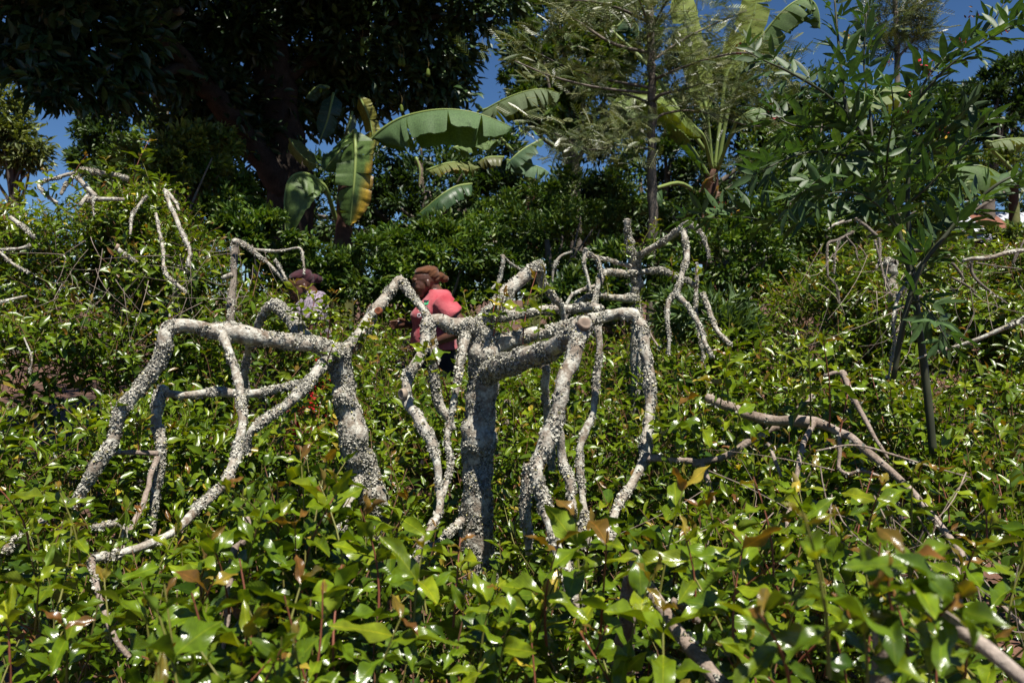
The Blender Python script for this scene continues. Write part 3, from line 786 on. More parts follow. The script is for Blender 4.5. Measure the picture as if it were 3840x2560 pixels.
# thin dead twigs on the mound and the right tree (dense fine sprays)
def twigs(tree, n, box, d, lim, tint):
    b = np.array([P(rng.uniform(box[0], box[2]), rng.uniform(box[1], box[3]), rng.uniform(*d)) for _ in range(n)])
    dr = nz(np.column_stack([rng.normal(0, 0.5, n), rng.normal(-0.3, 0.3, n), rng.normal(-0.7, 0.4, n)]))
    ln = rng.uniform(*lim, n)
    bend = rng.normal(0, 0.4, (n, 3))
    ts = np.linspace(0, 1, 6)
    lines = b[:, None] + dr[:, None] * (ln[:, None] * ts)[..., None] + bend[:, None] * (ln[:, None] * ts ** 2)[..., None]
    rad = (rng.uniform(0.0010, 0.0026, n))[:, None] * (1 - 0.7 * ts)
    t = np.array(tint) * (0.6 + 0.7 * rng.random((n, 1)))
    stem_mesh('dead_twigs', lines, rad, t, M_TWIG, TREES[tree], sides=4)
twigs('D', 60, (200, 880, 1000, 1150), (4.0, 4.35), (0.12, 0.42), (0.24, 0.19, 0.155))
twigs('I', 45, (3050, 900, 3840, 1200), (3.6, 4.4), (0.2, 0.5), (0.27, 0.22, 0.18))
twigs('E', 40, (2600, 1750, 3840, 2200), (1.8, 2.4), (0.15, 0.4), (0.24, 0.19, 0.15))

# sawn faces
def disc(tree, px, py, d, wpx, nrm, tint=(0.20, 0.15, 0.115), name='cut_face'):
    c = P(px, py, d); r = wpx * 0.5 * d / FPX
    n = nz(np.array(nrm, float)); a_, bb = frames(n[None]); a_, bb = a_[0], bb[0]
    ang = np.arange(14) / 14 * 6.283
    V = [c + n * 0.004]
    T = [np.array(tint) * 0.5]
    for k, (rr, tt) in enumerate(((0.35, 0.6), (0.7, 1.0), (1.0, 1.25), (1.08, 0.5))):
        for q in ang:
            V.append(c + (a_ * math.cos(q) + bb * math.sin(q)) * r * rr * (1 + 0.08 * math.sin(3 * q + k)) + n * (0.004 if k < 3 else -0.012) - n * (0.004 if k == 0 else 0))
            T.append(np.array(tint) * tt)
    F3 = [(0, 1 + i, 1 + (i + 1) % 14) for i in range(14)]
    F4 = [(1 + k * 14 + i, 1 + (k + 1) * 14 + i, 1 + (k + 1) * 14 + (i + 1) % 14, 1 + k * 14 + (i + 1) % 14) for k in range(3) for i in range(14)]
    t = TREES[tree]
    part(name, mesh_np(name, np.array(V) - world_loc(t), [np.array(F3), np.array(F4)], M_WOOD, tint=np.array(T)), t)
disc('B', 2192, 1212, 2.375, 48, (0.25, -0.8, 0.6))
disc('B', 1507, 1478, 2.72, 44, (-0.8, -0.6, 0.0), (0.34, 0.27, 0.2))
disc('A', 1418, 1165, 3.375, 28, (-0.2, -0.9, 0.3), (0.16, 0.055, 0.025), 'bark_wound')
disc('D', 436, 926, 4.46, 26, (-0.8, -0.4, 0.4), (0.32, 0.24, 0.17))

for k in TREES:
    LICHEN[k].build('lichen', M_LICHEN, TREES[k])


# ================================================================== khat foliage (height field of shoots)
HP = [
 (-700, 2560, 1.25), (0, 2520, 1.2), (600, 2520, 1.2), (1200, 2450, 1.2), (1900, 2660, 1.2), (2600, 2660, 1.15), (3300, 2560, 1.0), (3840, 2600, 1.05), (4500, 2560, 1.1),
 (-400, 2050, 2.0), (150, 2060, 2.0), (600, 2010, 1.9), (850, 1850, 1.85), (1150, 1800, 1.85), (1400, 1830, 1.8), (1700, 2130, 1.9), (2000, 2260, 1.9), (2250, 2200, 1.9), (2500, 2050, 1.85), (2900, 2080, 1.75), (3400, 2150, 1.7), (3800, 2230, 1.75), (4400, 2150, 1.8),
 (300, 2000, 2.6), (800, 2030, 2.6), (1200, 2080, 2.7), (1500, 2120, 2.6), (1800, 2080, 2.9), (2300, 2030, 2.6), (1000, 1950, 3.1), (1600, 1950, 3.2), (2100, 1900, 3.2),
 (-300, 1650, 2.8), (2700, 1720, 2.65), (3100, 1740, 2.7), (3600, 1840, 2.6), (4200, 1800, 2.6),
 (200, 1560, 3.6), (700, 1560, 3.7), (1000, 1640, 3.9), (1200, 1640, 4.0), (1500, 1700, 4.0), (2000, 1660, 4.0), (2300, 1570, 3.9), (2700, 1480, 4.0), (3200, 1480, 4.0), (3700, 1480, 4.0), (4400, 1480, 4.0),
 (-300, 1250, 4.2), (100, 1230, 4.3), (500, 1220, 4.3), (900, 1300, 4.5), (1180, 1500, 4.7), (1400, 1420, 4.7), (1600, 1450, 4.7), (1800, 1430, 4.8), (2100, 1380, 4.9), (2500, 1290, 5.2), (2900, 1270, 5.0), (3300, 1150, 4.7), (3700, 1100, 4.6), (4300, 1100, 4.7),
 (-300, 1050, 4.5), (100, 980, 4.55), (500, 900, 4.6), (800, 1000, 4.7), (950, 1150, 4.9), (3500, 1000, 4.85),
 (-300, 800, 4.9), (0, 760, 4.9), (300, 650, 5.0), (550, 600, 5.05), (800, 750, 5.1), (1000, 920, 5.3), (1150, 1420, 5.3), (1600, 1420, 5.3),
 (3150, 880, 5.0), (3400, 900, 5.1), (3800, 900, 5.1),
 (1168, 1150, 5.7), (1060, 1120, 5.6), (1300, 1330, 5.9), (1700, 1330, 6.0), (2200, 1260, 6.0), (2700, 1150, 6.2), (1200, 1150, 6.9), (1600, 1150, 7.1), (2200, 1100, 7.1), (2700, 1060, 7.2), (3200, 1000, 7.0), (0, 760, 6.0), (600, 650, 6.0), (3400, 880, 6.0),
]
HW = np.array([P(*q) for q in HP])
def H(x, y):
    x = np.asarray(x, float); y = np.asarray(y, float)
    d2 = (x[..., None] - HW[:, 0]) ** 2 + (y[..., None] - HW[:, 1]) ** 2
    sc_ = 0.12 + 0.07 * y[..., None]
    w = 1.0 / (d2 + sc_ ** 2 * 0.5) ** 2
    return (w * HW[:, 2]).sum(-1) / w.sum(-1)

def sample_field(n, d0, d1, margin=250):
    d = np.sqrt(rng.random(n) * (d1 ** 2 - d0 ** 2) + d0 ** 2)
    px = rng.uniform(-margin, 3840 + margin, n)
    x = (px - 1920) / FPX * d
    return x, d * 1.0

BODY = []   # cylinders kept free of leaves: (x, y, r)
wcen = P(1624, 1400, 6.0); BODY.append((wcen[0], wcen[1], 0.24))
wcen2 = P(1168, 1300, 6.15); BODY.append((wcen2[0], wcen2[1], 0.26))

def field_shoots(n, d0, d1, lmin, lmax, depth):
    x, y = sample_field(n, d0, d1)
    e = 0.06
    h = H(x, y)
    gx = (H(x + e, y) - H(x - e, y)) / (2 * e); gy = (H(x, y + e) - H(x, y - e)) / (2 * e)
    up = nz(np.column_stack([-gx, -gy, np.ones(n)]))
    ln = rng.uniform(lmin, lmax, n)
    clump = vnoise(np.column_stack([x, y, x * 0 + 3]), 2.6)
    pit = vnoise(np.column_stack([x, y, x * 0 + 8]), 4.6) * 0.6 + vnoise(np.column_stack([x, y, x * 0 + 1]), 9.0) * 0.4
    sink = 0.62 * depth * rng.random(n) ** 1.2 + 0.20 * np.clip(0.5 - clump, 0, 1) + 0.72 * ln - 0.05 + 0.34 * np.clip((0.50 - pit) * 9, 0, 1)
    dr = nz(0.55 * up + np.array([0, 0, 0.55]) + rng.normal(0, 0.34, (n, 3)))
    base = np.column_stack([x, y, h]) - up * sink[:, None]
    keep = clump > 0.13 + 0.12 * rng.random(n)
    keep &= rng.random(n) < np.sqrt(1 + gx ** 2 + gy ** 2) / 2.6
    for (bx, by, br) in BODY:
        keep &= (x - bx) ** 2 + (y - by) ** 2 > br ** 2
        # line of sight to the person stays open above the field
    tip = base + dr * ln[:, None]
    keep &= base[:, 2] > ground_z(x, y) + 0.02
    keep &= np.linalg.norm(tip - CAM, axis=1) > 0.62
    mid = base + dr * (0.55 * ln)[:, None]
    keep &= ~((shades_limb(tip, ln) | shades_limb(mid, ln)) & (rng.random(n) < 0.9))
    px, py, dd = PX(tip)
    for (x0, y0, x1, y1, dl) in PEOPLE_BOX:
        keep &= ~((px > x0) & (px < x1) & (py > y0) & (py < y1) & (dd < dl))
    k = np.where(keep)[0]
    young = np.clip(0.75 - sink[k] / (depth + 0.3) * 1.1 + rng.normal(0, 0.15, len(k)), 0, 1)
    return base[k], dr[k], ln[k], young

def owner(base):
    keys = list(CENT)
    c = np.array([CENT[k] for k in keys])
    d = np.linalg.norm(base[:, None, :2] - c[None], axis=2)
    wts = np.array([1.25 if k in 'ABCM' else 1.0 for k in keys])
    return np.array(keys)[np.argmin(d * wts[None], axis=1)]

KEY = []
for k in 'ABCEFG':
    for (c, r) in BR_SURF[k][(0 if k in 'AB' else 1):]:
        if r.max() > 0.012:
            pxy = np.column_stack(PX(c))
            KEY.append(np.column_stack([pxy, r, np.full(len(r), 1.6 if k in 'EFG' else 1.0)])[::3])
KEY = np.vstack(KEY)
KEY = KEY[(KEY[:, 1] < 2250) | (KEY[:, 4] > 1.2)]

def shades_limb(tip, ln):
    px, py, d = PX(tip)
    hit = np.zeros(len(tip), bool)
    pad = 0.055 / np.maximum(d, 0.4) * FPX
    for q in KEY:
        hit |= (np.abs(px - q[0]) < pad * 0.8 * q[4]) & (py < q[1] + 0.5 * pad) & (py > q[1] - pad * 1.5) & (d < q[2] - 0.03)
    return hit

PEOPLE_BOX = [(1480, 980, 1740, 1390, 5.95), (1115, 1030, 1205, 1090, 6.1), (1130, 1500, 1185, 1560, 6.1)]

BANDS = [  # n, d0, d1, len, depth, K, leaf size, templates
    (1650, 0.70, 2.1, (0.16, 0.34), 0.42, 8, 0.064, T_NEAR),
    (6800, 2.1, 3.6, (0.16, 0.36), 0.45, 8, 0.060, T_MID),
    (14500, 3.6, 5.4, (0.16, 0.36), 0.45, 8, 0.060, T_FAR),
    (9000, 5.4, 7.4, (0.16, 0.36), 0.40, 8, 0.060, T_FAR),
]
ALL = []
for (n, d0, d1, (l0, l1), dep, K, ls, tm) in BANDS:
    base, dr, ln, yg = field_shoots(n, d0, d1, l0, l1, dep)
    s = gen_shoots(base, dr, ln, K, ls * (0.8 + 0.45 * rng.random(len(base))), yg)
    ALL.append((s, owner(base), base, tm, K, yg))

# explicit upright sprouts on the limbs: (tree, px, py, depth, height px, leaf px, lean)
SPROUTS = [
 ('A', 1140, 1250, 3.3, 190, 62, -10), ('A', 1175, 1260, 3.28, 170, 58, 8), ('A', 1230, 1270, 3.25, 150, 50, 12), ('A', 1205, 1280, 3.24, 60, 34, 0), ('A', 1345, 1305, 3.3, 90, 46, 20), ('A', 1325, 1320, 3.28, 110, 46, 40),
 ('A', 1120, 1240, 3.36, 150, 60, -6), ('A', 1160, 1235, 3.34, 130, 64, 14), ('A', 1195, 1245, 3.3, 150, 60, -8), ('A', 1215, 1250, 3.3, 120, 54, 10), ('A', 1150, 1590, 3.2, 130, 60, -30), ('A', 1190, 1600, 3.2, 110, 60, 10), ('A', 1110, 1600, 3.2, 120, 60, 0),
 ('A', 1350, 1330, 3.26, 130, 50, 60), ('A', 1215, 1400, 3.2, 150, 40, 30), ('A', 415, 1620, 2.85, 110, 70, 6), ('A', 520, 1690, 2.95, 120, 70, -5),
 ('B', 1835, 1290, 2.95, 200, 70, 10), ('B', 1850, 1260, 2.95, 150, 66, 25), ('B', 1960, 1290, 2.9, 250, 80, 4), ('B', 2010, 1310, 2.85, 260, 80, 40), ('B', 1870, 1200, 3.0, 120, 56, 12), ('B', 1760, 1180, 3.1, 80, 56, -30),
 ('B', 1610, 1390, 2.7, 90, 80, -30), ('B', 1690, 1520, 2.8, 230, 64, -60),
 ('C', 2400, 940, 4.5, 90, 34, 20), ('C', 2450, 930, 4.5, 110, 34, 15), ('C', 2395, 1180, 4.5, 90, 44, 12), ('C', 2520, 1060, 4.3, 90, 40, 20), ('C', 2610, 1090, 4.4, 110, 40, 30), ('C', 2340, 970, 4.5, 60, 36, 10), ('C', 2280, 1110, 4.4, 70, 36, 4),
 ('E', 3040, 1600, 2.5, 300, 110, 4), ('E', 3110, 1600, 2.45, 290, 105, 30), ('E', 3150, 1620, 2.4, 200, 100, 40), ('E', 2700, 1530, 2.6, 160, 90, 20), ('E', 2730, 1510, 2.65, 190, 84, -6), ('E', 3560, 1960, 2.1, 170, 110, 8),
 ('E', 2480, 1650, 2.8, 120, 84, 10), ('E', 2560, 1700, 2.7, 200, 100, -20), ('E', 2620, 1690, 2.6, 150, 110, 30), ('E', 2790, 1640, 2.6, 120, 100, 0),
 ('D', 270, 700, 4.6, 120, 50, 0), ('D', 500, 680, 4.8, 150, 55, 20), ('D', 560, 700, 4.8, 110, 50, -10), ('D', 420, 690, 4.7, 90, 46, 0), ('D', 90, 760, 4.6, 90, 56, 0), ('D', 180, 740, 4.6, 100, 52, 10),
 ('F', 2400, 2190, 1.7, 160, 130, 40), ('F', 2470, 2250, 1.62, 420, 190, 60), ('F', 2180, 2320, 1.6, 330, 170, -20), ('F', 2250, 2400, 1.55, 420, 170, 30), ('F', 2050, 2420, 1.5, 380, 180, -60), ('F', 2350, 2500, 1.4, 330, 190, 40),
 ('F', 2600, 2330, 1.5, 300, 170, 60), ('F', 2750, 2400, 1.4, 360, 190, -20), ('F', 2500, 2600, 1.25, 260, 200, -40), ('F', 2900, 2200, 1.6, 380, 150, 30),
 ('G', 3110, 2540, 0.85, 620, 250, 10), ('G', 3420, 2260, 0.92, 180, 240, 10), ('G', 3360, 2330, 0.9, 150, 230, -60), ('G', 3500, 2330, 0.9, 90, 220, 80), ('G', 2960, 2560, 0.95, 240, 210, -20), ('G', 3250, 2600, 0.9, 260, 230, 20), ('G', 3480, 2620, 0.9, 180, 220, 0),
 ('L', 1000, 2200, 1.75, 380, 150, 20), ('L', 1130, 2230, 1.7, 400, 165, 0), ('L', 1290, 2250, 1.65, 420, 170, 30), ('L', 1420, 2300, 1.6, 400, 165, 30), ('L', 860, 2300, 1.65, 300, 150, -20), ('L', 1600, 2300, 1.7, 260, 150, -10), ('L', 1700, 2350, 1.6, 300, 150, 20), ('L', 1550, 2500, 1.4, 360, 190, -30),
 ('L', 1250, 2520, 1.35, 330, 200, -20), ('L', 1050, 2560, 1.3, 360, 205, 30), ('L', 1400, 2600, 1.25, 260, 210, 60), ('L', 1800, 2500, 1.45, 300, 180, 0), ('L', 700, 2480, 1.45, 280, 180, 30), ('L', 880, 2600, 1.25, 230, 220, 50),
 ('K', 300, 2100, 1.85, 260, 120, -20), ('K', 110, 2060, 1.95, 260, 120, 10), ('K', 560, 2250, 1.75, 240, 130, 40), ('K', 420, 2440, 1.55, 240, 160, -30), ('K', 130, 2380, 1.6, 240, 150, 20), ('K', 250, 2560, 1.4, 230, 180, 10), ('K', 560, 2560, 1.4, 260, 190, 20), ('K', 40, 2560, 1.4, 260, 180, -10),
 ('E', 3250, 2050, 1.8, 260, 140, 10), ('E', 3420, 1990, 1.9, 240, 130, -10), ('E', 3700, 2050, 1.8, 220, 140, 10), ('E', 3600, 2250, 1.6, 230, 150, 30), ('E', 3780, 2350, 1.5, 260, 160, 10), ('E', 3050, 2080, 1.75, 280, 140, -20),
]
by = {}
for (t, px, py, d, hp, lp, lean) in SPROUTS:
    b0 = P(px, py, d); t0 = P(px + lean, py - hp, d + rng.normal(0, 0.03))
    by.setdefault(t, []).append((b0, t0 - b0, np.linalg.norm(t0 - b0), lp * d / FPX))
for t, L_ in by.items():
    base = np.array([q[0] for q in L_]); dr = np.array([q[1] for q in L_]); ln = np.array([q[2] for q in L_]); ls = np.array([q[3] for q in L_])
    s = gen_shoots(base, dr, ln, 8, ls * 0.86, np.full(len(base), 0.85), bronze=1.0 if t in 'GD' else 0.5)
    ALL.append((s, np.array([t] * len(base)), base, T_NEAR, 8, np.full(len(base), 2.0)))

# shared single-leaf meshes
LEAF_ME = []
for i, (tv, tf, tu) in enumerate(T_NEAR):
    LEAF_ME.append(mesh_np('leaf', tv, tf, M_LEAF_O, uv=tu))

def leaf_matrix(pos, ax, nrm, L, W):
    ax = nz(ax); side = nz(np.cross(nrm, ax)); up = np.cross(ax, side)
    h = 0.5 * L + 0.5 * W
    return Matrix(((ax[0] * L, side[0] * W, up[0] * h, pos[0]), (ax[1] * L, side[1] * W, up[1] * h, pos[1]), (ax[2] * L, side[2] * W, up[2] * h, pos[2]), (0, 0, 0, 1)))

def single_shoot(tree, s, i, K):
    """one stem object with its leaves as sub-parts"""
    t = TREES[tree]
    st = s['stem'][i]
    b0 = st[0]
    col = np.array([0.16, 0.16, 0.035]) if rng.random() < 0.55 else np.array([0.20, 0.07, 0.04])
    Lq = np.linalg.norm(st[-1] - st[0])
    q = spline(st - b0, 6)
    rad = np.linspace(0.0032, 0.0014, 6) * (0.7 + Lq)
    tg = nz(np.gradient(q, axis=0)); a_, bb = frames(tg)
    ang = np.arange(5) / 5 * 6.283
    V = (q[:, None] + rad[:, None, None] * (np.cos(ang)[None, :, None] * a_[:, None] + np.sin(ang)[None, :, None] * bb[:, None])).reshape(-1, 3)
    idx = np.arange(30).reshape(6, 5); rl = np.roll(idx, -1, 1)
    F = np.stack([idx[:-1], rl[:-1], rl[1:], idx[1:]], -1).reshape(-1, 4)
    so = part('shoot', mesh_np('shoot', V, F, M_STEM_O), t, at=b0 - world_loc(t))
    so.color = (*col, 1)
    for j in range(K):
        o = bpy.data.objects.new('leaf', LEAF_ME[rng.integers(0, len(LEAF_ME))])
        COL.objects.link(o)
        o.parent = so
        o.matrix_local = leaf_matrix(s['pos'][i, j] - b0, s['ax'][i, j], s['nrm'][i, j], s['L'][i, j], s['W'][i, j])
        o.color = (*s['tint'][i, j], 1)

# choose the shoots that show largest as single objects, the rest is stuff
cand = {k: [] for k in TREES}
for gi, (s, own, base, tm, K, yg) in enumerate(ALL):
    tip = s['stem'][:, -1]
    px, py, d = PX(tip)
    vis = (px > -60) & (px < 3900) & (py > -60) & (py < 2640) & (d > 0.3)
    score = np.where(yg > 1.5, 1e3, 0) + np.where(vis, 1.0 / np.maximum(d, 0.4), -1) + 0.35 * yg
    for i in range(len(base)):
        if score[i] > 0.0 and vis[i]:
            cand[own[i]].append((score[i], gi, i))
picked = set()
for k, lst in cand.items():
    lst.sort(reverse=True)
    cap = 37 if k not in 'CDIM' else 20
    for sc0, gi, i in lst[:cap]:
        picked.add((gi, i))
        single_shoot(k, ALL[gi][0], i, ALL[gi][4])

for k in TREES:
    cl = Cloud(); lines = []
    for gi, (s, own, base, tm, K, yg) in enumerate(ALL):
        m = np.array([own[i] == k and (gi, i) not in picked for i in range(len(base))], bool)
        if not m.any():
            continue
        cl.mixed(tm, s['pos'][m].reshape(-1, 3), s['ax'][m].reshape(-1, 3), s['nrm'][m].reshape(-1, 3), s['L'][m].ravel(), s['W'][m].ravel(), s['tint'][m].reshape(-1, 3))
        lines.append(s['stem'][m])
    cl.build('foliage', M_LEAF, TREES[k])
    if lines:
        ln = np.concatenate(lines)
        n = len(ln)
        col = np.where((rng.random(n) < 0.5)[:, None], np.array([0.14, 0.13, 0.035]), np.array([0.17, 0.09, 0.05])) * (0.6 + 0.8 * rng.random((n, 1)))
        stem_mesh('shoots', ln, np.tile(np.linspace(0.0030, 0.0013, ln.shape[1]), (n, 1)), col, M_STEM, TREES[k])


# ================================================================== people
def remeshed(name, V, F, vox, mat, parent, smooth=4, extra=None):
    """union of closed pieces -> one continuous smooth surface"""
    me = mesh_np(name + '_raw', V, F, mat)
    o = bpy.data.objects.new(name + '_raw', me)
    COL.objects.link(o)
    r = o.modifiers.new('r', 'REMESH'); r.mode = 'VOXEL'; r.voxel_size = vox
    s_ = o.modifiers.new('s', 'SMOOTH'); s_.factor = 0.5; s_.iterations = smooth
    dg = bpy.context.evaluated_depsgraph_get()
    em = bpy.data.meshes.new_from_object(o.evaluated_get(dg))
    bpy.data.objects.remove(o)
    em.name = name
    em.materials.clear(); em.materials.append(mat)
    n = len(em.vertices)
    co = np.zeros(n * 3, np.float32); em.vertices.foreach_get('co', co); co = co.reshape(-1, 3)
    if extra is not None:
        co = extra(co)
        em.vertices.foreach_set('co', co.astype(np.float32).ravel())
    em.polygons.foreach_set('use_smooth', np.ones(len(em.polygons), bool))
    em.update()
    return part(name, em, parent)

class Shape:
    def __init__(self):
        self.V, self.F, self.n = [], [], 0

    def add(self, V, F):
        for f in F:
            self.F.append(np.asarray(f) + self.n)
        self.V.append(V); self.n += len(V)

    def limb(self, pts, rad, sides=14, R=None):
        V, F, ring, c, r = tube(pts, rad, sides=sides, step=0.02, bump=0.0, cap=True)
        self.add(V, F)

    def rings(self, rows, sides=28):
        """rows: (z, f_centre, l_centre, half_f, half_l, squareness)"""
        q = spline(np.array(rows, float), max(24, len(rows) * 4))
        ang = np.arange(sides) / sides * 2 * math.pi
        V = []
        for z, fc, lc, hf, hl in q[:, :5]:
            e = 0.85
            cx = np.sign(np.cos(ang)) * np.abs(np.cos(ang)) ** e
            sy = np.sign(np.sin(ang)) * np.abs(np.sin(ang)) ** e
            V.append(np.column_stack([fc + hf * cx, lc + hl * sy, np.full(sides, z)]))
        V = np.array(V); R = len(V)
        idx = np.arange(R * sides).reshape(R, sides); rl = np.roll(idx, -1, 1)
        F4 = np.stack([idx[:-1], rl[:-1], rl[1:], idx[1:]], -1).reshape(-1, 4)
        cV = np.vstack([V.reshape(-1, 3), V[0].mean(0), V[-1].mean(0)])
        F3 = np.concatenate([np.stack([rl[0], idx[0], np.full(sides, R * sides)], -1), np.stack([idx[-1], rl[-1], np.full(sides, R * sides + 1)], -1)])
        self.add(cV, [F4, F3])

    def ball(self, c, r, n=14):
        th = np.linspace(0, math.pi, n + 1); ph = np.arange(2 * n) / (2 * n) * 2 * math.pi
        V = np.array([[math.sin(t) * math.cos(p), math.sin(t) * math.sin(p), math.cos(t)] for t in th[1:-1] for p in ph])
        m = len(ph)
        idx = np.arange(len(V)).reshape(-1, m); rl = np.roll(idx, -1, 1)
        F4 = np.stack([idx[:-1], idx[1:], rl[1:], rl[:-1]], -1).reshape(-1, 4)
        V = np.vstack([V, [0, 0, 1], [0, 0, -1]])
        F3 = np.concatenate([np.stack([np.full(m, len(V) - 2), idx[0], rl[0]], -1), np.stack([idx[-1], np.full(m, len(V) - 1), rl[-1]], -1)])
        self.add(np.asarray(c) + V * np.asarray(r), [F4, F3])

    def get(self):
        return np.vstack(self.V), self.F

def skin_material():
    m, N, L, bs = new_mat('dark_skin')
    geo = N.new('ShaderNodeNewGeometry')
    n = N.new('ShaderNodeTexNoise'); n.inputs['Scale'].default_value = 25; n.inputs['Detail'].default_value = 4
    L.new(geo.outputs['Position'], n.inputs['Vector'])
    r = N.new('ShaderNodeValToRGB')
    r.color_ramp.elements[0].position = 0.3; r.color_ramp.elements[0].color = (0.065, 0.028, 0.017, 1)
    r.color_ramp.elements[1].position = 0.7; r.color_ramp.elements[1].color = (0.115, 0.050, 0.030, 1)
    L.new(n.outputs['Fac'], r.inputs[0]); L.new(r.outputs[0], bs.inputs['Base Color'])
    bs.inputs['Roughness'].default_value = 0.42
    bs.inputs['Specular IOR Level'].default_value = 0.5
    return m
M_SKIN = skin_material()

def cloth_mat(name, c0, c1, scale=9.0, fade=None):
    m, N, L, bs = new_mat(name)
    geo = N.new('ShaderNodeNewGeometry')
    n = N.new('ShaderNodeTexNoise'); n.inputs['Scale'].default_value = scale; n.inputs['Detail'].default_value = 5
    L.new(geo.outputs['Position'], n.inputs['Vector'])
    r = N.new('ShaderNodeValToRGB')
    r.color_ramp.elements[0].position = 0.35; r.color_ramp.elements[0].color = (*c0, 1)
    r.color_ramp.elements[1].position = 0.65; r.color_ramp.elements[1].color = (*c1, 1)
    L.new(n.outputs['Fac'], r.inputs[0])
    L.new(r.outputs[0], bs.inputs['Base Color'])
    n2 = N.new('ShaderNodeTexNoise'); n2.inputs['Scale'].default_value = 22; n2.inputs['Detail'].default_value = 3
    L.new(geo.outputs['Position'], n2.inputs['Vector'])
    bp = N.new('ShaderNodeBump'); bp.inputs['Strength'].default_value = 0.35; bp.inputs['Distance'].default_value = 0.02
    L.new(n2.outputs['Fac'], bp.inputs['Height']); L.new(bp.outputs[0], bs.inputs['Normal'])
    bs.inputs['Roughness'].default_value = 0.9
    bs.inputs['Specular IOR Level'].default_value = 0.1
    try:
        bs.inputs['Sheen Weight'].default_value = 0.15
    except Exception:
        pass
    return m

def head_shape(S, c, f, l, u, k=1.0):
    """head pieces added to Shape; c centre of skull, f forward, l left, u up (unit), face along f"""
    f, l, u = nz(np.array(f)), nz(np.array(l)), nz(np.array(u))
    def at(a, b, z):
        return c + (f * a + l * b + u * z) * k
    B = np.stack([f, l, u], 1)
    def ell(a, b, z, rf, rl_, ru):
        s0 = Shape(); s0.ball((0, 0, 0), (1, 1, 1), 10)
        V, F = s0.get()
        S.add(at(a, b, z) + (V * np.array([rf, rl_, ru]) * k) @ B.T, F)
    ell(-0.012, 0, 0.03, 0.096, 0.074, 0.085)        # cranium
    ell(0.030, 0, -0.015, 0.062, 0.064, 0.082)       # face block
    ell(0.040, 0, -0.072, 0.042, 0.046, 0.040)       # jaw
    ell(0.066, 0, -0.092, 0.020, 0.024, 0.020)       # chin
    ell(0.082, 0, 0.030, 0.016, 0.050, 0.014)        # brow
    for s in (-1, 1):
        ell(0.058, s * 0.034, -0.030, 0.028, 0.024, 0.026)   # cheeks
        ell(0.088, s * 0.013, -0.030, 0.012, 0.010, 0.009)   # nostrils
        ell(-0.006, s * 0.076, -0.012, 0.017, 0.008, 0.030)  # ears
        ell(0.072, s * 0.030, 0.007, 0.013, 0.016, 0.010)    # eyelids
    ell(0.089, 0, -0.004, 0.012, 0.010, 0.026)       # nose bridge
    ell(0.100, 0, -0.024, 0.014, 0.013, 0.012)       # nose tip
    ell(0.088, 0, -0.052, 0.015, 0.024, 0.008)       # upper lip
    ell(0.086, 0, -0.066, 0.015, 0.022, 0.009)       # lower lip
    return at

def hand_shape(S, wrist, d, side, up, k=1.0):
    """palm along d, thumb leaves towards `side`, back of hand towards `up`; relaxed curl"""
    d, side, up = nz(np.array(d)), nz(np.array(side)), nz(np.array(up))
    def at(a, b, c):
        return wrist + (d * a + side * b + up * c) * k
    S.limb([at(-0.03, 0, 0), at(0.01, 0, 0), at(0.045, 0.0, 0), at(0.085, 0, -0.004)], [0.024 * k, 0.026 * k, 0.036 * k, 0.034 * k], 10)
    for j, (b, ln) in enumerate(((0.028, 0.070), (0.010, 0.078), (-0.009, 0.072), (-0.027, 0.056))):
        cur = 0.35 + 0.08 * j
        pts = [at(0.06, b * 0.9, 0)]
        a0, c0, ang = 0.088, -0.004, 0.25
        pts.append(at(a0, b, c0))
        for seg in (0.45, 0.32, 0.23):
            a0 += math.cos(ang) * ln * seg; c0 -= math.sin(ang) * ln * seg; ang += cur
            pts.append(at(a0, b * 1.02, c0))
        S.limb(pts, [0.011 * k, 0.0105 * k, 0.0098 * k, 0.009 * k, 0.0075 * k], 8)
    S.limb([at(0.012, 0.018, -0.004), at(0.035, 0.040, -0.014), at(0.062, 0.052, -0.024), at(0.085, 0.050, -0.032)], [0.014 * k, 0.013 * k, 0.011 * k, 0.0085 * k], 8)

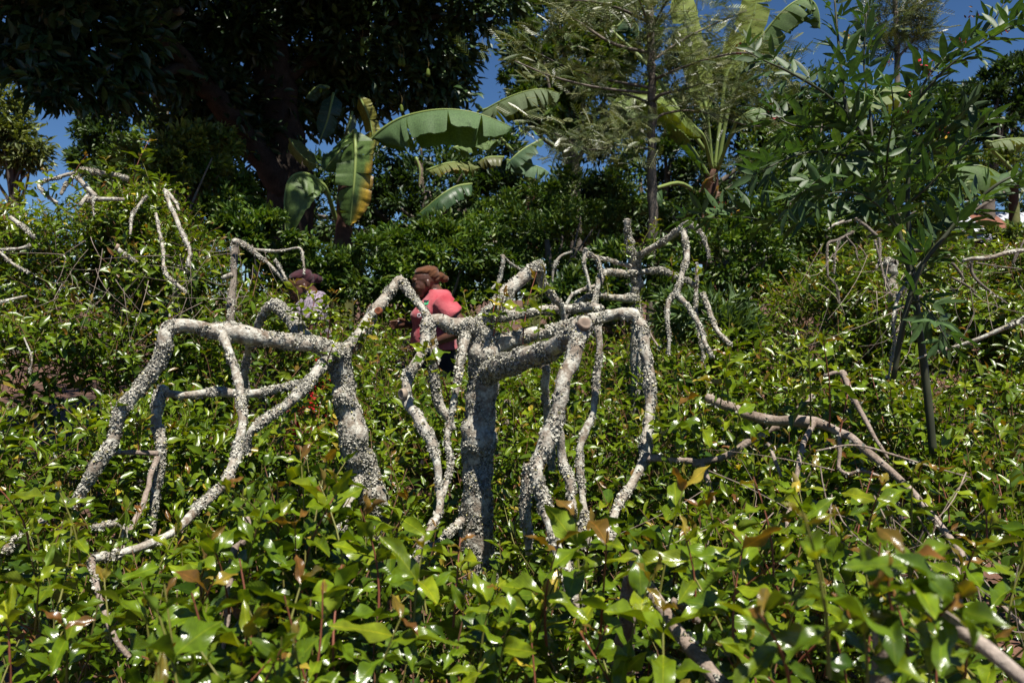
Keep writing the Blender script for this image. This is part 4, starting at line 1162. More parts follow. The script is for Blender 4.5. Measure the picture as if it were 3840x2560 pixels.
def make_person(label, px, d, yaw, zoff, spec):
    w = P(px, 1280, d)
    gz = float(ground_z(w[0], w[1]))
    root = thing('person', label, 'person', (w[0], w[1], gz))
    root.rotation_euler = (0, 0, yaw)
    hd = spec['head']
    B = Shape()
    B.rings(spec['torso'])
    for leg in (-1, 1):
        B.limb([(0.0, leg * 0.09, 0.92), (0.01, leg * 0.095, 0.75), (0.02, leg * 0.10, 0.48), (-0.01, leg * 0.10, 0.30), (-0.02, leg * 0.10, 0.08)], [0.095, 0.088, 0.060, 0.055, 0.038], 14)
        B.limb([(-0.05, leg * 0.10, 0.035), (0.03, leg * 0.105, 0.035), (0.13, leg * 0.11, 0.025), (0.17, leg * 0.11, 0.022)], [0.034, 0.038, 0.032, 0.016], 10)
    B.limb(spec['neck'], [0.062, 0.054, 0.052, 0.054], 14)
    at = head_shape(B, np.array(hd[0]), hd[1], hd[2], hd[3])
    for arm in spec['arms']:
        B.limb(arm['pts'], arm['rad'], 14)
        hand_shape(B, np.array(arm['pts'][-1]), arm['hd'], arm['hs'], arm['hu'], 1.0)
    V, F = B.get()
    body = remeshed('body', V, F, 0.0048, M_SKIN, root, 3)
    # shirt
    S = Shape()
    tors = [list(r) for r in spec['torso'] if r[0] <= 1.47 and r[0] > spec['hem'] - 0.02]
    rows = []
    for r in tors:
        rows.append((r[0], r[1], r[2], r[3] + 0.018 + (0.012 if r[0] < 1.2 else 0), r[4] + 0.018 + (0.012 if r[0] < 1.2 else 0)))
    rows.insert(0, (spec['hem'], rows[0][1], rows[0][2], rows[0][3] + 0.01, rows[0][4] + 0.01)) if rows[0][0] > spec['hem'] else None
    S.rings(sorted(rows, key=lambda q: q[0]))
    for arm in spec['arms']:
        p = np.array(arm['pts'][:3]); r = arm['rad']
        S.limb([p[0] + np.array([0, 0, 0.0]), 0.5 * (p[0] + p[1]), p[1], p[1] + (p[2] - p[1]) * arm.get('slv', 0.05)], [r[0] + 0.022, r[0] + 0.024, r[1] + 0.030, r[1] + 0.034], 16)
    V, F = S.get()
    def folds(co):
        c = co.astype(float)
        n = vnoise(c * np.array([7, 7, 2.6]) + 5) - 0.5
        n2 = vnoise(c * np.array([16, 16, 6.0]) + 2) - 0.5
        dirn = c.copy(); dirn[:, 2] = 0
        dirn = nz(dirn)
        return c + dirn * (0.022 * n + 0.009 * n2)[:, None]
    shirt = remeshed('shirt', V, F, 0.010, spec['shirt_mat'], root, 5, folds)
    # skirt or trousers
    K = Shape()
    K.rings([(spec['low0'], 0.0, 0, spec['lowr'] + 0.03, spec['lowr'] + 0.05), (0.6, 0.0, 0, spec['lowr'], spec['lowr'] + 0.03), (0.82, 0.0, 0, 0.165, 0.20), (0.95, 0.005, 0, 0.155, 0.19), (1.08, 0.010, 0, 0.145, 0.175)])
    V, F = K.get()
    remeshed(spec['low_name'], V, F, 0.012, spec['low_mat'], root, 4, folds)
    # head wrap: shell over the cranium with a knot trailing behind
    Hs = Shape()
    c = np.array(hd[0]); f, l, u = [nz(np.array(q)) for q in hd[1:4]]
    Bm = np.stack([f, l, u], 1)
    def ell(a, b, z, rf, rl_, ru):
        s0 = Shape(); s0.ball((0, 0, 0), (1, 1, 1), 12)
        V, F = s0.get()
        Hs.add(c + f * a + l * b + u * z + (V * np.array([rf, rl_, ru])) @ Bm.T, F)
    for q in spec['wrap']:
        ell(*q)
    V, F = Hs.get()
    def wfold(co):
        q = (co - c) @ Bm
        s = np.sin((q[:, 2] + 0.45 * q[:, 0]) * 230 + 5 * vnoise(q * 14)) * 0.0014 + 0.006 * (vnoise(q * 26) - 0.5)
        # open the wrap over the face: push the lower front edge inward
        out = nz(co - c)
        return co + out * s[:, None]
    remeshed('headscarf', V, F, 0.006, spec['wrap_mat'], root, 9, wfold)
    # eyes
    for s in (-1, 1):
        e = Shape(); e.ball((0, 0, 0), (0.0105, 0.0105, 0.0105), 8)
        V, F = e.get()
        pos = at(0.0745, s * 0.030, 0.004)
        eye = part('eye', mesh_np('eye', V + pos, F, M_EYE), root)
        p = Shape(); p.ball((0, 0, 0), (0.0055, 0.0055, 0.0055), 6)
        V, F = p.get()
        part('pupil', mesh_np('pupil', V + pos + f * 0.0068, F, M_PUPIL), eye)
    return root, shirt

def flat_mat(name, col, rough=0.6, noise=0.0):
    m, N, L, bs = new_mat(name)
    bs.inputs['Base Color'].default_value = (*col, 1)
    bs.inputs['Roughness'].default_value = rough
    n2 = N.new('ShaderNodeTexNoise'); n2.inputs['Scale'].default_value = 60
    bp = N.new('ShaderNodeBump'); bp.inputs['Strength'].default_value = 0.1; bp.inputs['Distance'].default_value = 0.002
    L.new(n2.outputs['Fac'], bp.inputs['Height']); L.new(bp.outputs[0], bs.inputs['Normal'])
    return m
M_EYE = flat_mat('eye_white', (0.6, 0.56, 0.5), 0.2)
M_PUPIL = flat_mat('pupil', (0.012, 0.008, 0.006), 0.1)

# local axes of a person: +x forward, +y left, +z up
TORSO = [(0.86, 0.0, 0, 0.125, 0.17), (0.95, 0.005, 0, 0.135, 0.178), (1.05, 0.018, 0, 0.142, 0.172), (1.13, 0.022, 0, 0.135, 0.165), (1.20, 0.024, 0, 0.130, 0.165),
         (1.27, 0.034, 0, 0.138, 0.172), (1.33, 0.016, 0, 0.118, 0.178), (1.40, -0.012, 0, 0.088, 0.165), (1.44, -0.02, 0, 0.070, 0.115), (1.465, -0.012, 0, 0.055, 0.070)]
M_RED = cloth_mat('faded_red_cotton', (0.33, 0.035, 0.05), (0.50, 0.125, 0.14), 6)
spec1 = dict(
    torso=TORSO, hem=1.02,
    neck=[(-0.02, 0, 1.40), (0.0, 0.0, 1.455), (0.03, 0.0, 1.49), (0.045, 0.0, 1.53)],
    head=((0.080, 0.005, 1.516), (0.98, 0.10, -0.13), (-0.10, 0.99, 0.0), (0.13, 0.0, 0.99)),
    arms=[
        dict(pts=[(-0.02, 0.16, 1.375), (-0.08, 0.235, 1.29), (-0.155, 0.27, 1.19), (-0.07, 0.27, 1.13), (0.02, 0.235, 1.09)], rad=[0.062, 0.056, 0.045, 0.040, 0.027], hd=(0.9, -0.3, -0.25), hs=(0, -0.4, 0.9), hu=(0.2, 0.9, 0.3), slv=0.12),
        dict(pts=[(-0.02, -0.16, 1.375), (-0.03, -0.24, 1.26), (-0.02, -0.26, 1.15), (0.09, -0.22, 1.18), (0.19, -0.17, 1.20)], rad=[0.062, 0.055, 0.045, 0.038, 0.026], hd=(0.97, 0.15, 0.02), hs=(0.1, 0.35, 0.93), hu=(0.1, -0.95, 0.3), slv=0.05),
    ],
    shirt_mat=M_RED,
    low0=0.10, lowr=0.16, low_name='trousers', low_mat=cloth_mat('black_cotton', (0.012, 0.011, 0.015), (0.022, 0.02, 0.025)),
    wrap=[(-0.024, 0, 0.082, 0.094, 0.078, 0.040), (-0.050, 0, 0.050, 0.068, 0.078, 0.060), (-0.066, 0, 0.018, 0.046, 0.064, 0.050), (-0.118, 0.0, 0.030, 0.044, 0.044, 0.036), (-0.150, 0.0, 0.010, 0.038, 0.034, 0.030)],
    wrap_mat=cloth_mat('brown_scarf', (0.075, 0.030, 0.014), (0.13, 0.055, 0.025), 18),
)
YAW1 = math.radians(180 + 14)
person1, shirt1 = make_person('woman in faded red T-shirt and brown headscarf standing waist-deep in leaves', 1634, 6.0, YAW1, 0, spec1)

spec2 = dict(spec1)
spec2['head'] = ((0.075, 0.0, 1.50), (0.93, 0.15, -0.30), (-0.15, 0.98, 0.0), (0.30, 0.0, 0.95))
spec2['arms'] = [
    dict(pts=[(-0.02, 0.16, 1.375), (0.02, 0.22, 1.24), (0.06, 0.24, 1.12), (0.16, 0.20, 1.12), (0.26, 0.14, 1.14)], rad=[0.060, 0.053, 0.044, 0.038, 0.026], hd=(0.9, -0.3, 0.0), hs=(0.1, -0.3, 0.9), hu=(0.2, 0.9, 0.3), slv=0.05),
    dict(pts=[(-0.02, -0.16, 1.375), (0.0, -0.22, 1.25), (0.03, -0.24, 1.13), (0.14, -0.18, 1.13), (0.24, -0.10, 1.14)], rad=[0.060, 0.053, 0.044, 0.038, 0.026], hd=(0.9, 0.3, 0.0), hs=(0.1, 0.3, 0.9), hu=(0.2, -0.9, 0.3), slv=0.05),
]
spec2['shirt_mat'] = cloth_mat('pale_lilac_print', (0.06, 0.04, 0.06), (0.38, 0.32, 0.38), 60)
spec2['low_name'] = 'skirt'
spec2['low_mat'] = cloth_mat('red_skirt', (0.45, 0.008, 0.018), (0.55, 0.015, 0.03), 7)
spec2['low0'] = 0.25
spec2['lowr'] = 0.2
spec2['wrap_mat'] = cloth_mat('maroon_scarf', (0.028, 0.010, 0.014), (0.060, 0.020, 0.026), 16)
person2, shirt2 = make_person('person in dark maroon headscarf and pale top, mostly hidden behind sprouts and leaves', 1168, 6.15, math.radians(180 + 25), 0, spec2)
YAW2 = math.radians(205)

# print on the red shirt: lettering and a small emblem, laid on the cloth
def shirt_print():
    dg = bpy.context.evaluated_depsgraph_get()
    from mathutils.bvhtree import BVHTree
    bm = bmesh.new(); bm.from_mesh(shirt1.data)
    tree = BVHTree.FromBMesh(bm)
    view = Matrix.Rotation(-YAW1, 3, 'Z') @ Vector((0, 1, 0))      # roughly the camera's direction, local
    def project(pts2):
        out = []
        for (x, z) in pts2:
            # x runs to the picture's right, from the front of the chest
            right = Matrix.Rotation(-YAW1, 3, 'Z') @ Vector((1, 0, 0))
            o = Vector((0, 0, z)) + right * x - view * 1.0
            hit = tree.ray_cast(o, view)
            if hit[0] is None:
                out.append(None)
            else:
                out.append(hit[0] + hit[1] * 0.004)
        return out
    def text_mesh(txt, size, x0, z0, name, mat):
        cu = bpy.data.curves.new(name, 'FONT'); cu.body = txt; cu.size = size; cu.resolution_u = 3; cu.offset = size * 0.02
        to = bpy.data.objects.new(name, cu); COL.objects.link(to)
        me = bpy.data.meshes.new_from_object(to.evaluated_get(bpy.context.evaluated_depsgraph_get()))
        bpy.data.objects.remove(to)
        b2 = bmesh.new(); b2.from_mesh(me)
        bmesh.ops.triangulate(b2, faces=b2.faces)
        bmesh.ops.subdivide_edges(b2, edges=[e for e in b2.edges if e.calc_length() > size * 0.15], cuts=1)
        pp = project([(x0 + v.co.x, z0 + v.co.y) for v in b2.verts])
        kill = []
        for v, q in zip(b2.verts, pp):
            if q is None:
                kill.append(v)
            else:
                v.co = q
        bmesh.ops.delete(b2, geom=kill, context='VERTS')
        me2 = bpy.data.meshes.new(name); b2.to_mesh(me2); b2.free()
        me2.materials.append(mat)
        part(name, me2, shirt1)
    white = flat_mat('white_print', (0.62, 0.58, 0.60), 0.7)
    dark = flat_mat('dark_print', (0.05, 0.012, 0.018), 0.7)
    green = flat_mat('green_print', (0.05, 0.42, 0.17), 0.7)
    black = flat_mat('black_print', (0.02, 0.02, 0.03), 0.7)
    text_mesh('ore', 0.062, -0.118, 1.262, 'shirt_lettering', white)
    def poly(pts, name, mat):
        b2 = bmesh.new()
        pp = project(pts)
        vs = [b2.verts.new(q) for q in pp if q is not None]
        if len(vs) >= 3:
            b2.faces.new(vs)
        me2 = bpy.data.meshes.new(name); b2.to_mesh(me2); b2.free(); me2.materials.append(mat)
        part(name, me2, shirt1)
    poly([(-0.075, 1.385), (-0.045, 1.383), (-0.028, 1.386), (-0.045, 1.368), (-0.068, 1.372)], 'shirt_emblem', black)
    poly([(-0.070, 1.366), (-0.045, 1.364), (-0.028, 1.380), (-0.036, 1.352), (-0.060, 1.350)], 'shirt_emblem', green)
    bm.free()
shirt_print()


# ================================================================== banana plants
def banana_leaf(parent, mid, width, side_hint, droop=(0.9, 0.9), tears=5, tint=(0.06, 0.13, 0.03), edge=None, seed=0, peak=0.45, petiole=None, gap=0.10, halves=(1, 1)):
    """mid: [(px,py,d)..] midrib base->tip; width in metres (half blade); side_hint world vector"""
    r_ = np.random.default_rng(seed + 77)
    W = np.array([P(*q) for q in mid])
    n = 49
    c = spline(W, n)
    tg = nz(np.gradient(c, axis=0))
    sh = np.array(side_hint, float)
    side = nz(sh[None] - tg * (tg @ sh)[:, None])
    nrm = np.cross(tg, side)
    nrm *= np.sign(nrm[n // 2, 2]) if abs(nrm[n // 2, 2]) > 0.15 else np.sign(-nrm[n // 2, 1] + 1e-6)
    s = np.linspace(0, 1, n)
    prof = np.minimum(1, (s / 0.13)) ** 0.6 * np.minimum(1, ((1 - s) / 0.28)) ** 0.55
    V, F, UV, T = [], [], [], []
    cnt = 0
    base = np.array(tint)
    for hi, sg in enumerate((-1, 1)):
        if not halves[hi]:
            continue
        nt = max(1, int(tears * (0.7 + 0.6 * r_.random())))
        cuts = np.unique(np.concatenate([[0], np.sort(r_.integers(3, n - 3, nt)), [n - 1]]))
        for k in range(len(cuts) - 1):
            i0, i1 = cuts[k], cuts[k + 1]
            if i1 <= i0:
                continue
            dr = droop[hi] + r_.normal(0, 0.2)
            shift = r_.normal(0, 0.05)
            rows = range(i0, i1 + 1)
            gp = gap * (0.5 + r_.random()) if k < len(cuts) - 1 else 0.0
            im = 0.5 * (i0 + i1)
            seg = np.linalg.norm(c[-1] - c[0]) / n
            nc = 5
            for i in rows:
                edge_t = 1.0
                if i == i1 and k < len(cuts) - 2:
                    edge_t = 0.94
                for j in range(nc):
                    v = j / (nc - 1)
                    ww = width * prof[i] * v * edge_t * (1 + 0.012 * r_.normal() * (j == nc - 1))
                    ang = dr * (0.55 + 0.55 * v) + 0.03 * math.sin(i * 0.8 + k)
                    p = c[i] + side[i] * sg * ww * math.cos(ang) - nrm[i] * ww * math.sin(ang) + tg[i] * ww * (shift + 0.18) + tg[i] * (im - i) * seg * gp * v * v + nrm[i] * 0.004 * math.sin(i * 1.9) * v
                    V.append(p); UV.append((s[i], 0.5 + sg * 0.5 * v))
                    t = base * (0.85 + 0.3 * vnoise(p * 3.0))
                    if edge is not None:
                        e = np.clip((v - edge[1] + 0.5 * (vnoise(p * 6.0) - 0.5) + (s[i] - 0.5) * edge[2]) * 3, 0, 1) * (1 if (len(edge) < 4 or edge[3] == sg) else 0)
                        t = t * (1 - e) + np.array(edge[0]) * e
                        e2 = np.clip((v - 0.93) * 12, 0, 1) * e
                        t = t * (1 - e2) + np.array((0.10, 0.055, 0.02)) * e2
                    T.append(t)
            m = len(rows)
            idx = (np.arange(m * nc) + cnt).reshape(m, nc)
            q = np.stack([idx[:-1, :-1], idx[1:, :-1], idx[1:, 1:], idx[:-1, 1:]], -1).reshape(-1, 4)
            if sg < 0:
                q = q[:, ::-1]
            F.append(q)
            cnt += m * nc
    o = part('leaf', mesh_np('leaf', local(np.array(V), parent), F, M_BANANA, uv=np.array(UV), tint=np.array(T)), parent)
    # midrib and leaf stalk
    pts = c[::6]
    if petiole:
        pp = np.array([P(*q) for q in petiole]); pts = np.vstack([pp, pts[0:1], pts[1:]])
    rad = np.linspace(0.026 if petiole else 0.016, 0.004, len(pts))
    Vr, Fr, ring, cc, rr = tube(pts, rad, sides=7, step=0.04, bump=0.0)
    rt = np.tile(np.array((0.20, 0.26, 0.07)), (len(Vr), 1))
    part('midrib', mesh_np('midrib', local(Vr, parent), Fr, M_STEM, tint=rt), o)
    return o

def banana(label, px, d, top, width_px, lean=0):
    w = P(px, 1280, d)
    gz = float(ground_z(w[0], w[1]))
    t = thing('banana_plant', label, 'banana plant', (w[0], w[1], gz), 'banana plants')
    tp = P(px + lean, top, d)
    pts = [np.array([w[0], w[1], gz - 0.05]), np.array([w[0] * 0.6 + tp[0] * 0.4, w[1], gz * 0.6 + tp[2] * 0.4]), tp]
    r0 = width_px * 0.5 * d / FPX
    V, F, ring, c, r = tube(pts, [r0 * 1.25, r0, r0 * 0.55], sides=14, step=0.06, bump=0.06, nscale=6)
    tn = np.array((0.14, 0.15, 0.05)) * (0.5 + 0.9 * vnoise(V * np.array([9, 9, 1.5])))[:, None]
    br = (vnoise(V * np.array([5, 5, 1.2]) + 4) > 0.52)[:, None]
    tn = np.where(br, np.array((0.12, 0.06, 0.04)) * (0.5 + 0.8 * vnoise(V * 12))[:, None], tn)
    part('pseudostem', mesh_np('pseudostem', local(V, t), F, M_PLAIN, tint=tn), t)
    return t

RIGHT = (1, 0, 0); TOCAM = (0, -1, 0)
G1 = (0.075, 0.135, 0.040)
b1 = banana('banana plant left of centre with one huge arching leaf and a yellowing hanging leaf', 1275, 8.0, 640, 90, 20)
banana_leaf(b1, [(1395, 520, 8.0), (1480, 455, 7.9), (1590, 420, 7.8), (1700, 412, 7.75), (1810, 432, 7.75), (1922, 478, 7.8)], 0.34, TOCAM, (1.25, 0.9), 6, G1, seed=1, petiole=[(1290, 700, 8.0), (1320, 600, 8.0)])
banana_leaf(b1, [(1330, 490, 7.8), (1334, 570, 7.7), (1330, 660, 7.65), (1322, 750, 7.65), (1312, 848, 7.7)], 0.18, RIGHT, (0.25, -0.1), 6, (0.085, 0.145, 0.035), edge=((0.50, 0.33, 0.03), 0.62, 1.1, 1), seed=2, petiole=[(1285, 690, 8.0), (1300, 560, 7.9)])
banana_leaf(b1, [(1330, 495, 7.9), (1300, 530, 7.85), (1262, 580, 7.8), (1215, 640, 7.8)], 0.16, RIGHT, (0.7, 0.7), 3, (0.06, 0.115, 0.035), seed=3)
banana_leaf(b1, [(1222, 708, 7.7), (1185, 672, 7.6), (1140, 650, 7.5), (1098, 660, 7.45), (1074, 700, 7.4), (1066, 780, 7.4), (1072, 885, 7.4)], 0.30, (0.8, -0.5, -0.5), (0.15, 0.25), 4, (0.10, 0.16, 0.045), seed=4, petiole=[(1270, 850, 8.0), (1250, 790, 7.9)], halves=(0, 1))
banana_leaf(b1, [(1770, 690, 8.6), (1710, 700, 8.5), (1650, 735, 8.4), (1560, 810, 8.4)], 0.17, TOCAM, (0.9, 0.9), 3, (0.045, 0.095, 0.035), seed=5)
banana_leaf(b1, [(1700, 555, 8.6), (1780, 535, 8.7), (1880, 525, 8.8)], 0.14, TOCAM, (1.1, 0.9), 5, (0.09, 0.15, 0.03), seed=6, gap=0.4)
banana_leaf(b1, [(1600, 640, 8.6), (1680, 612, 8.6), (1760, 610, 8.7), (1800, 630, 8.7)], 0.14, TOCAM, (0.8, 0.9), 7, (0.14, 0.17, 0.035), edge=((0.35, 0.30, 0.05), 0.7, 0.3), seed=7, gap=0.4)
banana_leaf(b1, [(1250, 350, 8.4), (1240, 400, 8.3), (1225, 460, 8.3), (1200, 525, 8.3)], 0.11, RIGHT, (0.3, 0.3), 2, (0.03, 0.075, 0.05), seed=8)
banana_leaf(b1, [(1235, 330, 8.5), (1200, 320, 8.5), (1165, 345, 8.5), (1145, 370, 8.5)], 0.11, TOCAM, (0.8, 0.6), 3, (0.05, 0.10, 0.065), seed=9)
banana_leaf(b1, [(1085, 520, 9.0), (1110, 560, 9.0), (1150, 600, 9.0), (1190, 620, 9.0)], 0.11, RIGHT, (0.5, 0.4), 3, (0.13, 0.18, 0.04), seed=10)
banana_leaf(b1, [(1345, 360, 9.2), (1375, 420, 9.2), (1395, 490, 9.2), (1400, 560, 9.2)], 0.10, RIGHT, (0.4, 0.4), 6, (0.22, 0.22, 0.03), seed=11)
banana_leaf(b1, [(1320, 420, 8.8), (1310, 480, 8.7), (1295, 540, 8.6)], 0.07, RIGHT, (0.6, 0.6), 1, (0.12, 0.16, 0.10), seed=12)
banana_leaf(b1, [(1560, 590, 8.9), (1575, 640, 8.9), (1570, 700, 8.9)], 0.05, RIGHT, (0.8, 0.8), 2, (0.30, 0.24, 0.17), seed=13)

b2 = banana('half-hidden banana plant behind the big arching leaf, torn drooping fronds', 1990, 11.0, 640, 60)
banana_leaf(b2, [(1790, 432, 11.0), (1870, 385, 10.8), (1950, 350, 10.7), (2030, 335, 10.7), (2105, 352, 10.8)], 0.30, TOCAM, (1.1, 0.9), 10, (0.10, 0.14, 0.05), seed=21, gap=0.4, petiole=[(1980, 640, 11.0), (1880, 520, 11.0)])
banana_leaf(b2, [(2030, 525, 10.6), (1970, 555, 10.5), (1925, 590, 10.4), (1898, 618, 10.4)], 0.26, TOCAM, (0.7, 0.7), 5, (0.07, 0.12, 0.06), seed=22)
banana_leaf(b2, [(1900, 600, 10.5), (1960, 610, 10.4), (2030, 630, 10.4), (2060, 650, 10.4)], 0.22, TOCAM, (1.1, 0.9), 9, (0.07, 0.13, 0.05), seed=23, gap=0.4)
banana_leaf(b2, [(1890, 590, 9.6), (1830, 590, 9.5), (1790, 610, 9.5)], 0.14, TOCAM, (0.9, 0.9), 4, (0.12, 0.13, 0.05), seed=24, gap=0.4)

b3 = banana('tall banana plant behind the silky oak, bright upright leaves against the sky', 2660, 10.0, 640, 80, 10)
YG = (0.17, 0.22, 0.025)
banana_leaf(b3, [(2650, 420, 9.8), (2625, 300, 9.8), (2590, 160, 9.8), (2565, 20, 9.9), (2560, -120, 10.0)], 0.17, RIGHT, (0.1, 0.1), 3, YG, seed=31, petiole=[(2670, 640, 10.0), (2660, 520, 9.9)])
banana_leaf(b3, [(2720, 300, 10.0), (2780, 170, 10.0), (2830, 40, 10.0), (2850, -120, 10.0)], 0.19, RIGHT, (0.1, 0.15), 3, YG, seed=32, petiole=[(2680, 640, 10.0), (2700, 460, 10.0)])
banana_leaf(b3, [(2790, 230, 9.8), (2870, 120, 9.7), (2950, 30, 9.6), (3020, -5, 9.6), (3065, 30, 9.6), (3075, 110, 9.6)], 0.26, TOCAM, (1.1, 1.0), 14, (0.08, 0.14, 0.03), seed=33, gap=0.4, petiole=[(2690, 640, 10.0), (2730, 420, 9.9)])
banana_leaf(b3, [(2640, 520, 9.6), (2580, 450, 9.5), (2500, 380, 9.4), (2420, 350, 9.4), (2330, 360, 9.4), (2290, 400, 9.4)], 0.26, TOCAM, (0.9, 0.8), 5, (0.14, 0.19, 0.035), seed=34, petiole=[(2670, 640, 10.0)])
banana_leaf(b3, [(2310, 385, 9.2), (2350, 420, 9.2), (2395, 470, 9.2)], 0.22, RIGHT, (0.6, 0.5), 3, (0.13, 0.18, 0.05), seed=35)
banana_leaf(b3, [(2520, 470, 9.4), (2560, 500, 9.4), (2590, 530, 9.4)], 0.16, TOCAM, (0.6, 0.6), 2, (0.11, 0.17, 0.04), seed=36)
banana_leaf(b3, [(2660, 660, 9.8), (2600, 560, 9.7), (2540, 510, 9.6), (2480, 500, 9.5)], 0.10, TOCAM, (0.6, 0.6), 2, (0.05, 0.11, 0.02), seed=37)
banana_leaf(b3, [(2760, 460, 9.4), (2800, 425, 9.3), (2860, 400, 9.3)], 0.20, TOCAM, (0.8, 0.8), 3, (0.10, 0.15, 0.05), seed=38, petiole=[(2690, 640, 10.0), (2720, 560, 9.7)])
banana_leaf(b3, [(2480, 700, 9.0), (2420, 740, 8.9), (2390, 800, 8.9)], 0.18, RIGHT, (0.6, 0.6), 3, (0.05, 0.10, 0.025), seed=39, petiole=[(2660, 760, 9.9), (2560, 690, 9.4)])
banana_leaf(b3, [(2490, 760, 8.8), (2488, 800, 8.8), (2480, 850, 8.8)], 0.09, RIGHT, (0.4, 0.4), 2, (0.06, 0.12, 0.03), seed=40)
banana_leaf(b3, [(2300, 120, 10.6), (2350, 70, 10.6), (2390, 100, 10.6), (2395, 150, 10.6)], 0.18, TOCAM, (1.1, 1.0), 6, (0.03, 0.075, 0.02), seed=41, gap=0.4, petiole=[(2640, 560, 10.2), (2440, 260, 10.5)])
for k, q in enumerate(([(2650, 860, 9.5), (2640, 700, 9.4), (2690, 650, 9.3)], [(2670, 760, 9.2), (2690, 720, 9.2), (2700, 790, 9.2)])):
    banana_leaf(b3, q, 0.08, RIGHT, (0.9, 0.9), 6, (0.26, 0.17, 0.11), seed=50 + k)

b4 = banana('banana plant at the right, pale striped leaf half hidden by the pea bush', 3250, 8.5, 700, 80)
banana_leaf(b4, [(3060, 440, 8.3), (3160, 385, 8.2), (3260, 345, 8.1), (3370, 330, 8.1), (3470, 360, 8.2)], 0.34, TOCAM, (1.0, 0.9), 8, (0.13, 0.17, 0.05), seed=61, gap=0.4, petiole=[(3250, 700, 8.5), (3120, 560, 8.4)])
banana_leaf(b4, [(3500, 640, 8.8), (3600, 620, 8.7), (3700, 630, 8.7), (3790, 680, 8.8)], 0.30, TOCAM, (0.9, 0.8), 6, (0.08, 0.14, 0.03), seed=62, petiole=[(3260, 720, 8.5), (3380, 660, 8.6)])
banana_leaf(b4, [(3300, 640, 8.0), (3250, 580, 7.9), (3180, 570, 7.9), (3120, 610, 7.9)], 0.26, TOCAM, (0.9, 0.8), 6, (0.07, 0.13, 0.03), seed=63)
b5 = banana('small distant banana plant at the right edge above the tin roof', 3800, 12.5, 640, 50)
banana_leaf(b5, [(3700, 540, 12.3), (3760, 525, 12.2), (3850, 520, 12.2), (3920, 540, 12.2)], 0.22, TOCAM, (0.9, 0.8), 8, (0.13, 0.17, 0.06), seed=71, gap=0.4, petiole=[(3800, 640, 12.5)])
banana_leaf(b5, [(3860, 660, 12.3), (3800, 640, 12.2), (3740, 690, 12.2), (3700, 740, 12.2)], 0.22, TOCAM, (0.9, 0.8), 8, (0.08, 0.14, 0.04), seed=72, gap=0.4)


# ================================================================== tree and shrub crowns
def crown(cloud, cen, rad, n, size, cols, tm=T_TINY, clumps=40, spread=0.22, wl=0.45, shell=0.55, up=0.5, cutz=None, droop=0.0):
    """leaf clumps spread through an uneven ellipsoid; cen/rad in world metres"""
    cen = np.array(cen, float); rad = np.array(rad, float)
    u = rand_unit(clumps)
    r = (shell + (1 - shell) * rng.random(clumps) ** 0.5) * (0.72 + 0.5 * vnoise(u * 2.0 + cen))
    cc = cen + u * r[:, None] * rad
    cs = spread * float(np.mean(rad)) * (0.45 + 1.3 * rng.random(clumps) ** 1.5)
    k = rng.integers(0, clumps, n)
    off = rng.normal(size=(n, 3)) * 0.55
    pos = cc[k] + off * cs[k][:, None] * np.array([1, 1, 0.75])
    out = nz(nz(pos - cen) * 0.6 + nz(off) * 0.5 + np.array([0, 0, 0.1 - droop]) + rng.normal(0, 0.5, (n, 3)))
    nrm = nz(np.array([0, 0, up]) + nz(pos - cen) * 0.4 + rng.normal(0, 0.5, (n, 3)))
    cols = np.array(cols)
    ci = rng.random((n, 1)) * (len(cols) - 1)
    i0 = np.floor(ci[:, 0]).astype(int); fr = ci - i0[:, None]
    base = cols[i0] * (1 - fr) + cols[np.minimum(i0 + 1, len(cols) - 1)] * fr
    cv = (0.75 + 0.5 * rng.random(clumps))[k]
    t = base * cv[:, None] * (0.8 + 0.4 * rng.random((n, 1)))
    if cutz is not None:
        m = pos[:, 2] > cutz
        pos, out, nrm, t = pos[m], out[m], nrm[m], t[m]
    L = size * (0.7 + 0.6 * rng.random(len(pos)))
    cloud.mixed(tm, pos, out, nrm, L, L * wl, t)
    return cc

def limb(parent, pts, rad, mat, name='branch', sides=8, bump=0.06):
    V, F, ring, c, r = tube(pts, rad, sides=sides, step=max(0.05, float(np.mean(rad))), bump=bump, nscale=6, knots=0.1, seed=float(rng.random() * 9))
    return part(name, mesh_np(name, local(V, parent), F, mat), parent)

def px_tree(name, label, cat, blobs, base, trunk_px, size, cols, mat=M_BUSH, bark=M_BARKG, tm=T_TINY, wl=0.45, group=None, dens=1.0, twigs_n=5, spread=0.19, clumps=34, droop=0.0, upn=0.5, trunk_top=None):
    """blobs: (px,py,d,rx_px,ry_px,n) ; base (px,d)"""
    g = gpt(*base)
    t = thing(name, label, cat, (g[0], g[1], g[2] + 0.04), group)
    cl = Cloud()
    cs = []
    for (px, py, d, rx, ry, n) in blobs:
        c = P(px, py, d)
        rx_, ry_ = rx * d / FPX, ry * d / FPX
        crown(cl, c, (rx_, min(rx_, ry_) * 0.8, ry_), int(n * dens), size, cols, tm, clumps, spread, wl, shell=0.4, droop=droop, up=upn)
        cs.append((c, rx_, ry_))
    cl.build('crown', mat, t)
    top = cs[0][0]
    r0 = trunk_px * 0.5 * base[1] / FPX
    limb(t, [g, g * 0.5 + top * 0.5 + np.array([0.08, 0, 0]), top], [r0 * 1.2, r0, r0 * 0.5], bark, 'trunk', 10)
    for i, (c, rx_, ry_) in enumerate(cs):
        for k in range(twigs_n if i == 0 else 2):
            e = c + rand_unit(1)[0] * np.array([rx_, rx_ * 0.7, ry_]) * 0.8
            st = g * 0.35 + c * 0.65 if i == 0 else g * 0.3 + top * 0.7
            limb(t, [st, (st + e) / 2 + rng.normal(0, 0.08, 3), e], [r0 * 0.45, r0 * 0.3, r0 * 0.12], bark, 'branch', 6)
    return t

